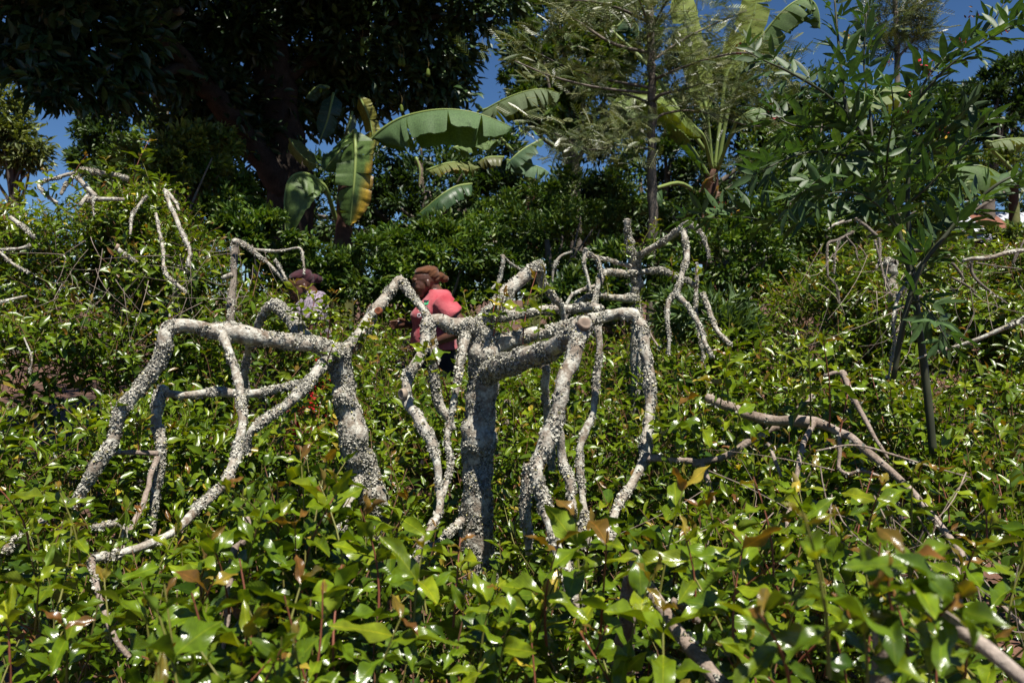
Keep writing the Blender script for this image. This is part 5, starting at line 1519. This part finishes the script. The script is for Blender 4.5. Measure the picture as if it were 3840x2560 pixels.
GB = [(0.030, 0.070, 0.010), (0.065, 0.120, 0.014), (0.12, 0.165, 0.020)]
GD = [(0.012, 0.030, 0.007), (0.028, 0.060, 0.010), (0.060, 0.10, 0.016)]
GL = [(0.06, 0.10, 0.018), (0.11, 0.15, 0.022), (0.17, 0.19, 0.03)]
GO = [(0.07, 0.10, 0.022), (0.12, 0.15, 0.035), (0.18, 0.20, 0.055)]

# --- shrubs behind the people, left to right
px_tree('shrub', 'bright leafy shrub below the hanging banana leaf, behind the mounded khat tree', 'shrub', [(930, 900, 6.9, 190, 110, 4600), (760, 740, 7.2, 220, 130, 4600), (1150, 1010, 7.1, 190, 110, 4200)], (930, 7.0), 40, 0.062, GB, tm=T_FAR, group='shrubs behind the people')
px_tree('shrub', 'yellow-green shrub with bronze tips under the dark avocado trunk at left', 'shrub', [(650, 610, 7.0, 200, 120, 3600), (780, 560, 7.4, 130, 90, 1600)], (680, 7.2), 36, 0.065, GL, tm=T_FAR, group='shrubs behind the people')
px_tree('shrub', 'vine-covered green shrub directly behind the woman in the red shirt', 'shrub', [(1600, 1000, 7.3, 260, 170, 6500), (1380, 1040, 7.1, 220, 150, 5200), (1800, 960, 7.3, 200, 170, 4600)], (1600, 7.4), 40, 0.060, GB, tm=T_FAR, group='shrubs behind the people')
px_tree('shrub', 'dense shrub below the big banana leaf, right of the woman', 'shrub', [(2050, 900, 7.6, 260, 200, 6500), (2200, 760, 8.4, 240, 150, 4800), (1880, 860, 8.0, 200, 130, 3600)], (2060, 7.7), 40, 0.060, GB, tm=T_FAR, group='shrubs behind the people')
px_tree('shrub', 'dim shrub to the right of the silky oak trunk', 'shrub', [(2720, 980, 7.0, 240, 180, 5200), (2950, 900, 7.4, 230, 220, 5200), (2600, 860, 8.2, 160, 140, 2400)], (2760, 7.2), 40, 0.058, GB, tm=T_FAR, group='shrubs behind the people')
px_tree('shrub', 'dark shrub with a few orange blossoms behind the pea bush', 'shrub', [(3080, 720, 7.6, 240, 220, 5600), (3000, 560, 8.4, 200, 160, 3200), (3400, 760, 7.8, 240, 180, 4200)], (3120, 7.8), 40, 0.058, GB, tm=T_FAR, group='shrubs behind the people')
px_tree('weed_clump', 'clump of narrow pale green leaves below the forked branches right of centre', 'weed', [(2690, 1190, 5.3, 130, 90, 900), (2560, 1180, 5.5, 90, 80, 500), (2760, 1260, 5.2, 110, 70, 600)], (2660, 5.3), 14, 0.10, [(0.06, 0.11, 0.03), (0.10, 0.15, 0.05)], tm=T_FAR, wl=0.22, clumps=16, spread=0.4)
px_tree('shrub', 'low dark shrub in the gap under the banana plants right of centre', 'shrub', [(2350, 1020, 6.6, 200, 130, 3800), (2180, 1100, 6.4, 180, 110, 3000)], (2280, 6.6), 30, 0.058, GD + GB, tm=T_FAR, group='shrubs behind the people')

# --- background trees
px_tree('tree', 'loose pale green tree against the sky at the far left', 'tree', [(40, 530, 14, 110, 100, 1800), (0, 400, 14, 90, 80, 1000), (110, 590, 14, 80, 50, 600), (-80, 480, 14, 130, 170, 1300)], (60, 14), 30, 0.15, GO, group='trees behind the plantation', wl=0.38, clumps=30, spread=0.3, droop=0.3)
px_tree('tree', 'upright dark green tree against the sky, second from the left', 'tree', [(400, 530, 13, 90, 100, 1700), (350, 600, 13, 80, 70, 1000), (430, 400, 13, 55, 80, 700), (320, 490, 13, 45, 45, 260), (430, 670, 12.5, 110, 60, 1100)], (390, 13), 34, 0.13, GD + [(0.05, 0.09, 0.02)], group='trees behind the plantation', wl=0.4, clumps=30, spread=0.3)
px_tree('tree', 'bushy green tree right of the blue sky gap, behind the feathery oak branches', 'tree', [(2130, 230, 12.5, 230, 190, 6000), (2250, 430, 12.5, 240, 150, 4600), (2040, 420, 12.5, 140, 120, 2400), (2350, 120, 12.5, 200, 170, 4200), (2150, 60, 12.5, 190, 120, 3000), (1990, 180, 12.3, 100, 110, 1500), (1960, 330, 12.3, 80, 100, 1100)], (2150, 12.5), 46, 0.12, GB, group='trees behind the plantation', wl=0.45)
px_tree('tree', 'broad dark tree filling the gap below the big banana leaf', 'tree', [(1600, 720, 13, 320, 200, 4200), (1900, 800, 13, 300, 180, 3600), (1350, 760, 13, 300, 200, 3600)], (1620, 13), 60, 0.12, GD, group='trees behind the plantation')
px_tree('tree', 'dark tree low behind the tall banana plant', 'tree', [(2450, 680, 13, 340, 240, 6000), (2800, 620, 13, 320, 260, 6000), (2150, 800, 13, 280, 170, 3200), (2620, 380, 13.5, 260, 200, 4200), (2900, 380, 13.5, 240, 180, 3600)], (2500, 13), 60, 0.12, GD, group='trees behind the plantation')
px_tree('tree', 'shadowy dark tree at the right edge behind the pea bush', 'tree', [(3720, 420, 15, 190, 160, 4600), (3560, 430, 15.5, 160, 120, 2600), (3850, 330, 15, 130, 110, 2000), (3400, 500, 14.5, 240, 160, 4000), (3100, 520, 14, 260, 200, 4200)], (3650, 15), 50, 0.13, GD, group='trees behind the plantation')
px_tree('tree', 'low dull green trees around the tin roof at the right edge', 'tree', [(3480, 700, 13, 200, 160, 3000), (3760, 640, 13.5, 200, 90, 2200), (3720, 1000, 11, 260, 130, 2600), (3480, 900, 11.5, 140, 120, 2000), (3860, 900, 11, 150, 60, 900)], (3480, 13), 40, 0.11, GB + GO, group='trees behind the plantation')
px_tree('tree', 'lone flat-topped treetop silhouetted against the sky at the right edge', 'tree', [(3800, 235, 22, 60, 28, 500), (3770, 255, 22, 40, 14, 180), (3830, 215, 22, 40, 16, 200)], (3800, 22), 10, 0.12, GD, group='trees behind the plantation', clumps=14, spread=0.4)
px_tree('tree', 'green leafy tree behind the mounded khat tree, left of the dark trunk', 'tree', [(680, 520, 11, 200, 140, 3600), (560, 640, 10.5, 160, 110, 2000), (880, 600, 10.5, 180, 170, 3000), (640, 400, 11.5, 110, 90, 1200)], (720, 11), 50, 0.10, GB + GL[:1], group='trees behind the plantation')

px_tree('tree', 'line of far dull trees closing the view behind the banana plants', 'tree', [(2300, 800, 17, 500, 160, 3600), (3000, 760, 17, 500, 180, 3600), (1500, 850, 17, 500, 160, 3200), (800, 820, 17, 450, 120, 2600), (2950, 980, 11, 260, 120, 2400), (3300, 980, 10, 260, 120, 2400), (1450, 1050, 12, 300, 140, 2400), (1750, 620, 15, 220, 160, 2600), (3800, 720, 17, 260, 120, 1800)], (2300, 17), 60, 0.15, GD, group='trees behind the plantation', clumps=70)

# --- dark avocado tree
def avocado():
    base = gpt(1110, 9.6)
    t = thing('avocado_tree', 'huge avocado tree in black shade at upper left, boughs hanging over the picture', 'tree', (base[0], base[1], base[2] + 0.04))
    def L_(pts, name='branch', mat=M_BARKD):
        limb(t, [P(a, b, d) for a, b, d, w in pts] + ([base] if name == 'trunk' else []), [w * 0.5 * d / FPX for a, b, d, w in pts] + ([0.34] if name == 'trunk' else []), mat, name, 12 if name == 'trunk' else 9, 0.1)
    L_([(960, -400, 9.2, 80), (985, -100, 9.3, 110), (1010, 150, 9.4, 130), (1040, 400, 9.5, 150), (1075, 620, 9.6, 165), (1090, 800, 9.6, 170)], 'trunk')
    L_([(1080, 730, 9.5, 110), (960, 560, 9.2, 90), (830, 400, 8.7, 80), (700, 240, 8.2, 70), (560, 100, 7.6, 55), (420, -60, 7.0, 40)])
    L_([(570, 120, 7.6, 34), (605, 75, 7.5, 30), (640, 50, 7.4, 26), (680, 38, 7.3, 20)], mat=M_BARKG)  # sunlit piece of limb: its light is put in as paler bark
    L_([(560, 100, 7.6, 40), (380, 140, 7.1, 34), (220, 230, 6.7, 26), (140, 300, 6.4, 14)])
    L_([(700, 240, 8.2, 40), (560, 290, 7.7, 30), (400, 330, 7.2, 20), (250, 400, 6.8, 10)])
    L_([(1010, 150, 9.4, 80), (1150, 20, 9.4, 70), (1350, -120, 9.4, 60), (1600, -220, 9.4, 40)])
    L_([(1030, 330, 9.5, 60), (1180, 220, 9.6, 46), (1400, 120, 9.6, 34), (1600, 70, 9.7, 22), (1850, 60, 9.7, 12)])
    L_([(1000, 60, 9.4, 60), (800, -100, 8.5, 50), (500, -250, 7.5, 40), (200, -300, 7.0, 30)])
    cl = Cloud()
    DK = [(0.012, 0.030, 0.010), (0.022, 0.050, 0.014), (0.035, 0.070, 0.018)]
    blobs = [  # px,py,d,rx,ry,n
        (60, 60, 6.6, 240, 110, 1300), (250, 120, 6.6, 230, 150, 1900), (420, 190, 6.9, 190, 140, 1500), (200, 310, 6.5, 130, 70, 620), (60, 230, 6.5, 110, 70, 420), (330, 320, 6.7, 120, 70, 520), (480, 300, 7.2, 110, 80, 560),
        (230, -120, 6.9, 420, 180, 2400), (600, -150, 7.6, 320, 170, 1800),
        (650, 210, 8.4, 130, 150, 1300), (760, 350, 8.8, 150, 150, 1500), (820, 130, 8.9, 200, 170, 2200), (900, 480, 9.3, 140, 120, 1100), (700, 480, 9.4, 110, 90, 700), (990, 250, 9.9, 200, 230, 2400), (1100, 60, 9.6, 190, 150, 1900), (1150, 420, 10.1, 150, 110, 1100),
        (1300, 180, 9.8, 180, 190, 2100), (1450, 60, 9.8, 200, 130, 1800), (1480, 270, 9.9, 160, 130, 1400), (1600, 170, 9.9, 150, 150, 1400), (1650, 330, 10.0, 110, 110, 800), (1760, 60, 9.9, 150, 60, 700), (1330, 350, 10.0, 140, 80, 900), (1720, 250, 10.1, 70, 70, 350), (1900, 20, 9.9, 80, 45, 260),
        (1000, -180, 9.2, 420, 200, 2600), (1450, -150, 9.4, 420, 160, 2600), (900, -420, 8.8, 700, 180, 2600),
        (100, -520, 6.0, 420, 220, 2600), (500, -560, 6.2, 420, 220, 2600), (900, -560, 6.8, 420, 220, 2600), (300, -900, 6.0, 600, 260, 3000), (800, -950, 6.4, 600, 260, 3000), (-300, -500, 6.2, 400, 260, 2200), (1200, -750, 7.4, 420, 240, 2400), (120, -250, 6.1, 360, 120, 1600), (600, -320, 6.8, 380, 140, 1800), (1000, -300, 7.6, 380, 160, 2000), (300, -380, 7.2, 520, 160, 2000), (1500, -380, 9.3, 400, 160, 1600),  # unseen boughs above the frame, added to shade the crown below
    ]
    for (px, py, d, rx, ry, n) in blobs:
        n = int(n * (0.5 if d < 7.3 and py > 0 else 0.9))
        DK = [(0.012, 0.030, 0.010), (0.022, 0.050, 0.014), (0.035, 0.070, 0.018)] if px < 1150 else [(0.02, 0.045, 0.012), (0.04, 0.075, 0.018), (0.07, 0.11, 0.03)]  # lighter greens towards the centre paint in the better lit boughs
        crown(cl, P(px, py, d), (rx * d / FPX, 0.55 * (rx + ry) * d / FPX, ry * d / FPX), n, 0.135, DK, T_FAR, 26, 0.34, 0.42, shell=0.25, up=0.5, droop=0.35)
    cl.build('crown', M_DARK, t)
    # a few hanging fruits
    for k, (px, py) in enumerate(((1500, 235), (1512, 236), (1358, 160), (1357, 195), (1605, 275), (1505, 410))):
        d = 9.2 if px > 400 else 6.2
        s0 = Shape(); s0.ball((0, 0, 0), (0.030, 0.030, 0.046), 8)
        V, F = s0.get()
        pt = P(px, py, d)
        V = V * np.where(V[:, 2:3] > 0, np.array([[0.8, 0.8, 1.2]]), 1.0) + pt
        o = part('fruit', mesh_np('fruit', local(V, t), F, M_PLAIN, tint=np.tile(np.array((0.10, 0.14, 0.02)), (len(V), 1))), t)
        Vr, Fr, *_ = tube([pt + np.array([0, 0, 0.05]), pt + np.array([0.01, 0, 0.12]), pt + np.array([-0.02, 0, 0.2])], [0.004, 0.004, 0.004], sides=5, step=0.05, bump=0)
        part('stalk', mesh_np('stalk', local(Vr, t), Fr, M_STEM, tint=np.tile(np.array((0.14, 0.10, 0.03)), (len(Vr), 1))), o)
avocado()

# --- silky oak with feathery leaves
def feather(npair=9):
    V, F = [], []
    V += [(0, -.008, 0), (0, .008, 0), (1, .004, -.1), (1, -.004, -.1)]; F.append((0, 1, 2, 3))
    for i in range(npair):
        u = 0.12 + 0.85 * i / npair
        ln = 0.34 * math.sin(0.5 + 2.3 * u / 1.0) * 0.9 + 0.06
        for s in (-1, 1):
            b = len(V)
            z = -0.1 * u * u
            V += [(u, 0, z), (u + 0.04, 0, z), (u + ln * 0.78, s * ln * 0.72, z - 0.03), (u + ln * 0.52, s * ln * 0.52, z + 0.015)]
            F.append((b, b + 1, b + 2, b + 3) if s > 0 else (b + 3, b + 2, b + 1, b))
    return np.array(V, float), np.array(F, np.int32), np.zeros((len(V), 2))
T_FEATHER = [feather(7), feather(6)]

def silky_oak(label, trunk, branches, sprays, d, size, ntr, cols):
    base = gpt(trunk[-1][0], d)
    t = thing('silky_oak_tree', label, 'tree', (base[0], base[1], base[2] + 0.04), 'silky oaks')
    limb(t, [P(a, b, d) for a, b, w in trunk] + [base], [w * 0.5 * d / FPX for a, b, w in trunk] + [trunk[-1][2] * 0.55 * d / FPX], M_BARKG, 'trunk', 12, 0.08)
    cl = Cloud()
    def spray(p, n, dirn, spread):
        n = int(n)
        pos = p + rng.normal(0, spread, (n, 3)) * np.array([1, 0.8, 0.55])
        ax = nz(np.array(dirn) + rng.normal(0, 0.55, (n, 3)))
        nrm = nz(np.array([0, -0.2, 0.9]) + rng.normal(0, 0.5, (n, 3)))
        c = np.array(cols)[rng.integers(0, len(cols), n)] * (0.7 + 0.6 * rng.random((n, 1)))
        L = size * (0.6 + 0.7 * rng.random(n))
        cl.mixed(T_FEATHER, pos, ax, nrm, L, L * 0.9, c)
    for br in branches:
        pts = np.array([P(a, b, d + dd) for a, b, w, dd in br])
        limb(t, pts, [w * 0.5 * d / FPX for a, b, w, dd in br], M_BARKG, 'branch', 7, 0.05)
        q = spline(pts, 14)
        dv = nz(q[-1] - q[0]) * 0.7 + np.array([0, 0, 0.1])
        for k in range(4, 14):
            spray(q[k], 6, dv, 0.08 + 0.006 * k)
    for (a, b, dd, n, sp) in sprays:
        p = P(a, b, d + dd)
        tx = P(trunk[0][0], b, d)
        spray(p, n * 0.95, nz(p - tx) * 0.8 + np.array([0, 0, 0.15]), sp * d / FPX)
    cl.build('crown', M_OAK, t)
    return t
OAKC = [(0.055, 0.08, 0.022), (0.085, 0.11, 0.035), (0.12, 0.135, 0.05), (0.15, 0.16, 0.065)]
silky_oak('young silky oak right of centre with a straight thin trunk and feathery leaves',
    [(2440, -500, 16), (2440, -200, 22), (2440, 60, 26), (2444, 250, 28), (2446, 380, 30), (2444, 500, 32), (2446, 700, 34), (2446, 900, 36), (2440, 1120, 38)],
    [[(2442, 395, 12, 0), (2390, 368, 10, 0.1), (2330, 352, 8, 0.2), (2270, 355, 4, 0.3)], [(2446, 385, 14, 0), (2480, 355, 12, -.1), (2560, 338, 8, -.2), (2640, 310, 4, -.3)],
     [(2448, 455, 12, 0), (2490, 428, 10, 0.1), (2580, 415, 8, 0.2), (2680, 432, 6, 0.3), (2780, 465, 5, 0.35), (2890, 478, 3, 0.4)], [(2442, 445, 8, 0), (2400, 440, 6, -0.2), (2330, 460, 4, -0.4)],
     [(2442, 480, 8, 0), (2390, 482, 7, 0.2), (2340, 502, 4, 0.4)], [(2442, 200, 14, 0), (2300, 165, 12, 0.2), (2180, 90, 10, 0.4), (2060, 15, 5, 0.5)],
     [(2444, 90, 12, 0), (2340, 40, 10, -.2), (2240, 10, 7, -.3), (2140, 0, 4, -.4)], [(2446, 230, 12, 0), (2560, 150, 10, .2), (2700, 80, 7, .4), (2800, 40, 4, .5)],
     [(2442, 330, 12, 0), (2280, 300, 10, .3), (2120, 250, 7, .5), (1960, 170, 4, .7)], [(2442, 350, 11, 0), (2250, 330, 9, -.3), (2080, 290, 7, -.5), (1930, 230, 4, -.6)],
     [(2448, 300, 12, 0), (2600, 240, 10, -.3), (2760, 200, 7, -.5), (2900, 210, 4, -.6)], [(2440, 560, 8, 0), (2330, 545, 7, -.3), (2200, 560, 5, -.6), (2080, 500, 3, -.8)],
     [(2442, 120, 10, 0), (2480, 40, 8, -.3), (2540, -60, 6, -.5)], [(2442, 150, 10, 0), (2420, 60, 8, -.4), (2380, -40, 6, -.6)]],
    [(2230, 500, -0.5, 60, 70), (2150, 530, -0.6, 60, 60), (2060, 470, -0.7, 30, 50), (2300, 560, -0.4, 50, 60), (2380, 540, -0.3, 30, 50), (2320, 440, 0.2, 40, 50), (2000, 190, 0.6, 26, 50), (2060, 120, 0.4, 40, 60), (2150, 60, 0.3, 40, 60), (2250, 60, 0, 50, 60), (2350, 60, 0, 40, 50),
     (2470, 60, -0.2, 60, 60), (2540, 110, -0.3, 60, 60), (2500, 200, -0.3, 50, 60), (2560, 250, -0.2, 40, 60), (2640, 180, 0.3, 50, 60), (2720, 120, 0.4, 40, 60), (2700, 220, 0, 60, 70), (2780, 270, -0.2, 60, 70), (2640, 320, -0.2, 60, 70), (2700, 370, 0.2, 50, 60), (2560, 380, 0.1, 50, 60), (2800, 350, 0.1, 50, 60), (2880, 240, -0.4, 50, 60), (2920, 330, -0.3, 40, 50), (2300, 250, 0.2, 60, 70), (2200, 220, 0.4, 50, 70), (2100, 260, 0.2, 40, 60), (2400, 280, 0.2, 40, 50), (2740, 640, 0.2, 40, 60), (2600, 450, 0.2, 30, 50), (2420, 160, 0.2, 40, 50), (2700, 40, 0.2, 40, 50)],
    7.6, 0.17, 0, OAKC)
silky_oak('distant silky oak crown against the blue sky at the upper right',
    [(3350, -200, 16), (3360, 100, 18), (3365, 300, 20)],
    [[(3360, 120, 10, 0), (3400, 60, 8, 0), (3440, 20, 4, 0)], [(3360, 200, 10, 0), (3310, 140, 8, 0.3), (3290, 60, 4, 0.4)], [(3362, 220, 10, 0), (3420, 160, 8, 0), (3460, 110, 4, 0)]],
    [(3340, 30, 0, 50, 50), (3390, 60, 0, 60, 50), (3430, 20, 0, 40, 40), (3360, 130, 0, 60, 40), (3330, 180, 0, 40, 40), (3440, 120, 0, 30, 40), (3310, 100, 0, 40, 40), (3460, 140, 0, 20, 20), (3350, -60, 0, 50, 50)],
    14.0, 0.34, 0, OAKC)


# ================================================================== pea bush (right foreground)
def trifoliate(ph):
    V, F, UV = [], [], []
    n = 0
    for ang, ln, ox in ((0.0, 1.0, 0.18), (0.85, 0.82, 0.05), (-0.85, 0.82, 0.05)):
        tv, tf, tu = leaf_tmpl(6, 0.22, 0.12, 0.04, 0, 0.42, ph + ang)
        v = tv * np.array([ln, 0.30 * ln, 1]) * np.array([1, 1, 0.45])
        c, s = math.cos(ang), math.sin(ang)
        v = np.column_stack([v[:, 0] * c - v[:, 1] * s + ox, v[:, 0] * s + v[:, 1] * c, v[:, 2] - 0.1 * abs(ang) * tv[:, 0]])
        V.append(v); F.append(tf + n); UV.append(tu); n += len(v)
    # stalk
    st = np.array([(-0.25, -.012, 0), (-0.25, .012, 0), (0.2, .01, 0), (0.2, -.01, 0)])
    V.append(st); F.append(np.array([(0, 1, 2, 3)]) + n); UV.append(np.full((4, 2), 0.5))
    return np.vstack(V), np.vstack(F), np.vstack(UV)

def pea_bush():
    D = 2.95
    base = gpt(3480, D)
    t = thing('pea_bush', 'tall pigeon pea bush at the right, grey-green pointed leaves and tiny red flowers', 'bush', (base[0], base[1], base[2] + 0.04))
    stems = [
        [(3500, 1700, 0, 34), (3480, 1500, 0, 34), (3450, 1250, 0, 32), (3420, 1050, 0, 30), (3367, 865, 0, 26), (3295, 621, -.02, 24), (3222, 494, -.05, 20), (3178, 427, -.06, 18), (3150, 220, -.04, 12), (3128, -20, 0, 7)],
        [(3450, 1250, .03, 22), (3408, 865, .05, 20), (3406, 638, .06, 18), (3414, 471, .05, 16), (3440, 377, .05, 13), (3480, 290, .05, 12), (3560, 205, .05, 10), (3683, 133, .05, 8), (3775, 0, .05, 5)],
        [(3350, 1420, -.05, 24), (3390, 1200, -.08, 24), (3450, 1010, -.1, 22), (3561, 865, -.12, 18), (3628, 788, -.14, 16), (3738, 693, -.18, 14), (3850, 640, -.2, 10)],
        [(3178, 427, -.06, 14), (3084, 344, -.1, 12), (2950, 266, -.15, 10), (2870, 230, -.18, 7), (2795, 190, -.2, 4)],
        [(3240, 520, -.05, 13), (3120, 480, 0, 11), (2973, 470, .05, 8), (2850, 400, .1, 5)],
        [(3250, 600, 0, 12), (3094, 571, -.05, 10), (3006, 577, -.1, 9), (2920, 610, -.14, 7), (2820, 660, -.2, 4)],
        [(3275, 560, .05, 14), (3262, 420, .1, 11), (3240, 240, .12, 9), (3250, 40, .12, 5)],
        [(3440, 377, .05, 12), (3544, 262, .0, 10), (3640, 190, -.05, 9), (3740, 130, -.1, 7), (3860, 60, -.15, 5)],
        [(3406, 638, .06, 13), (3490, 560, .12, 10), (3560, 470, .2, 8), (3660, 400, .26, 5)],
        [(3367, 865, 0, 14), (3280, 760, -.1, 10), (3180, 720, -.18, 8), (3040, 740, -.24, 5)],
        [(3410, 760, .05, 12), (3500, 680, 0, 10), (3600, 560, -.06, 8), (3700, 440, -.1, 5)],
        [(3390, 1050, -.05, 14), (3470, 960, 0, 10), (3540, 820, .08, 8), (3560, 700, .1, 5)],
        [(3400, 1150, 0, 14), (3450, 1130, -.1, 10), (3520, 1220, -.18, 7), (3560, 1300, -.2, 4)],
        [(3320, 700, 0, 11), (3330, 560, -.12, 9), (3350, 420, -.2, 7), (3340, 300, -.26, 4)],
        [(3230, 500, 0, 11), (3160, 560, -.12, 9), (3080, 660, -.2, 7), (2960, 760, -.26, 4)],
        [(3290, 600, 0, 9), (3060, 790, .15, 7), (2920, 830, .22, 6), (2790, 815, .28, 4), (2560, 820, .34, 3)],
    ]
    MEs = []
    for k in range(4):
        v, f, u = trifoliate(k * 1.4)
        MEs.append(mesh_np('leaf', v, f, M_PEA, uv=u))
    nleaf = 0
    FL = Cloud()
    cand = []
    for si, st in enumerate(stems):
        W = np.array([P(a, b, D + dd) for a, b, dd, w in st]); R = [w * 0.42 * D / FPX for a, b, dd, w in st]
        V, F, *_ = tube(W, R, sides=8, step=0.03, bump=0.05)
        tn = np.tile(np.array((0.055, 0.060, 0.035)), (len(V), 1)) * (0.6 + 0.6 * vnoise(V * 20))[:, None]
        part('stem', mesh_np('stem', local(V, t), F, M_STEM, tint=tn), t)
        n = 200
        q = spline(W, n)
        s = np.concatenate([[0], np.cumsum(np.linalg.norm(np.diff(q, axis=0), axis=1))])
        start = 0.45 if si in (0,) else (0.35 if si in (1, 2) else 0.12)
        pos = start * s[-1]
        az = rng.random() * 6
        while pos < s[-1]:
            i = int(np.searchsorted(s, pos)); i = min(i, n - 2)
            tg = nz(q[i + 1] - q[i])
            cand.append((q[i], tg, az, pos / s[-1], si))
            az += 2.4 + rng.normal(0, 0.4)
            pos += rng.uniform(0.017, 0.031)
    rng.shuffle(cand)
    print('pea leaves', len(cand))
    mass = []
    for ci, (p, tg, az, f, si) in enumerate(cand):
        a_, b2 = frames(np.array([tg])); a_, b2 = a_[0], b2[0]
        o_ = a_ * math.cos(az) + b2 * math.sin(az)
        ax = nz(o_ * 0.85 + tg * (0.45 + 0.5 * f) + np.array([0, 0, 0.10]) + rng.normal(0, 0.2, 3))
        nrm = nz(np.array([0, 0, 0.9]) + 0.5 * tg + rng.normal(0, 0.3, 3))
        L = rng.uniform(0.085, 0.125) * (1.0 - 0.3 * max(0, f - 0.75) / 0.25)
        c = np.array((0.045, 0.088, 0.022)) * rng.uniform(0.7, 1.35)
        if rng.random() < 0.14:
            c = np.array((0.08, 0.14, 0.03)) * rng.uniform(0.8, 1.2)
        if ci >= 298:
            mass.append((p + ax * L * 0.25, ax, nrm, L, c))
            continue
        o = bpy.data.objects.new('leaf', MEs[rng.integers(0, 4)])
        COL.objects.link(o); o.parent = t
        side = nz(np.cross(nrm, ax)); up = np.cross(ax, side)
        pp = p + ax * L * 0.25 - world_loc(t)
        o.matrix_local = Matrix(((ax[0] * L, side[0] * L, up[0] * L, pp[0]), (ax[1] * L, side[1] * L, up[1] * L, pp[1]), (ax[2] * L, side[2] * L, up[2] * L, pp[2]), (0, 0, 0, 1)))
        o.color = (*c, 1)
    if mass:
        cl = Cloud()
        cl.mixed([trifoliate(k * 1.4) for k in range(4)], np.array([m[0] for m in mass]), np.array([m[1] for m in mass]), np.array([m[2] for m in mass]), np.array([m[3] for m in mass]), np.array([m[3] for m in mass]), np.array([m[4] for m in mass]))
        cl.build('foliage', M_PEA_A, t)
    # flowers: small clusters of petals and buds
    def flower(px, py, dd):
        c0 = P(px, py, D + dd)
        cl = Cloud()
        n = 9
        pos = c0 + rng.normal(0, 0.010, (n, 3))
        ax = nz(rng.normal(0, 1, (n, 3)) + np.array([0, -0.3, 0.5])); nr = rand_unit(n)
        pal = np.array([(0.50, 0.30, 0.02), (0.45, 0.02, 0.03), (0.40, 0.05, 0.06), (0.14, 0.16, 0.02), (0.10, 0.05, 0.03)])
        cl.mixed(T_FAR, pos, ax, nr, rng.uniform(0.009, 0.016, n), rng.uniform(0.005, 0.010, n), pal[rng.integers(0, 5, n)])
        cl.build('flower', M_FLOWER, t, stuff=False)
    for (px, py) in ((2775, 185), (2830, 228), (3170, 130), (3470, 235), (3480, 262), (3610, 190), (3600, 150), (3650, 60), (3330, 230), (3410, 340), (3405, 420), (3395, 580), (3140, 470), (2890, 400), (2905, 450), (3760, 120), (3690, 140), (2700, 770), (2760, 790), (3500, 260), (3545, 500)):
        flower(px, py, rng.normal(0, 0.04))
pea_bush()


# ================================================================== tin-roofed hut (far right)
def hut():
    d = 14.0
    c = P(3860, 900, d)
    gz = float(ground_z(c[0] + 0.8, c[1]))
    x0 = P(3640, 800, d)[0]; x1 = x0 + 4.2
    zr = P(3760, 798, d + 1.2)[2]; ze = P(3760, 905, d)[2]
    y0 = c[1]; y1 = c[1] + 1.2
    t = thing('tin_roofed_hut', 'hut with a rust-streaked corrugated tin roof among the trees at the right edge', 'hut', ((x0 + x1) / 2, (y0 + y1) / 2, gz))
    def box(a, b, name, mat, tn):
        (ax, ay, az), (bx, by, bz) = a, b
        V = np.array([(x, y, z) for x in (ax, bx) for y in (ay, by) for z in (az, bz)])
        F = np.array([(0, 1, 3, 2), (4, 6, 7, 5), (0, 4, 5, 1), (2, 3, 7, 6), (0, 2, 6, 4), (1, 5, 7, 3)])
        return part(name, mesh_np(name, local(V, t), F, mat, smooth=False, tint=np.tile(np.array(tn), (8, 1))), t)
    box((x0 + 0.25, y0 + 0.25, gz - 0.1), (x1 - 0.25, y1 + 1.0, ze - 0.06), 'wall', M_PLAIN, (0.20, 0.13, 0.09))
    box((x0 + 1.4, y0 + 0.22, gz), (x0 + 2.1, y0 + 0.26, gz + 1.7), 'door', M_PLAIN, (0.10, 0.06, 0.04))
    n = 8
    w = (x1 - x0) / n
    for half in (0, 1):
        for k in range(n):
            rust = k % 3 == 1
            cols = 14
            V, T = [], []
            for j in range(cols + 1):
                x = x0 + k * w + w * 1.03 * j / cols
                dz = 0.012 * math.cos(j / cols * 2 * math.pi * 4) + (0.004 if k % 2 else 0)
                for s in (0, 1):
                    y = (y0 + (y1 - y0) * s) if half == 0 else (y1 + (y1 - y0) * s)
                    z = ze + (zr - ze) * (s if half == 0 else 1 - s) + dz + (0.003 if half else 0)
                    V.append((x, y, z))
                    T.append(np.array((0.20, 0.085, 0.055)) if rust else np.array((0.46, 0.48, 0.52)) * (0.85 + 0.3 * random.random()))
            F = np.array([(2 * j, 2 * j + 2, 2 * j + 3, 2 * j + 1) for j in range(cols)])
            part('roof_sheet', mesh_np('roof_sheet', local(np.array(V), t), F, M_PLAIN, tint=np.array(T)), t)
hut()
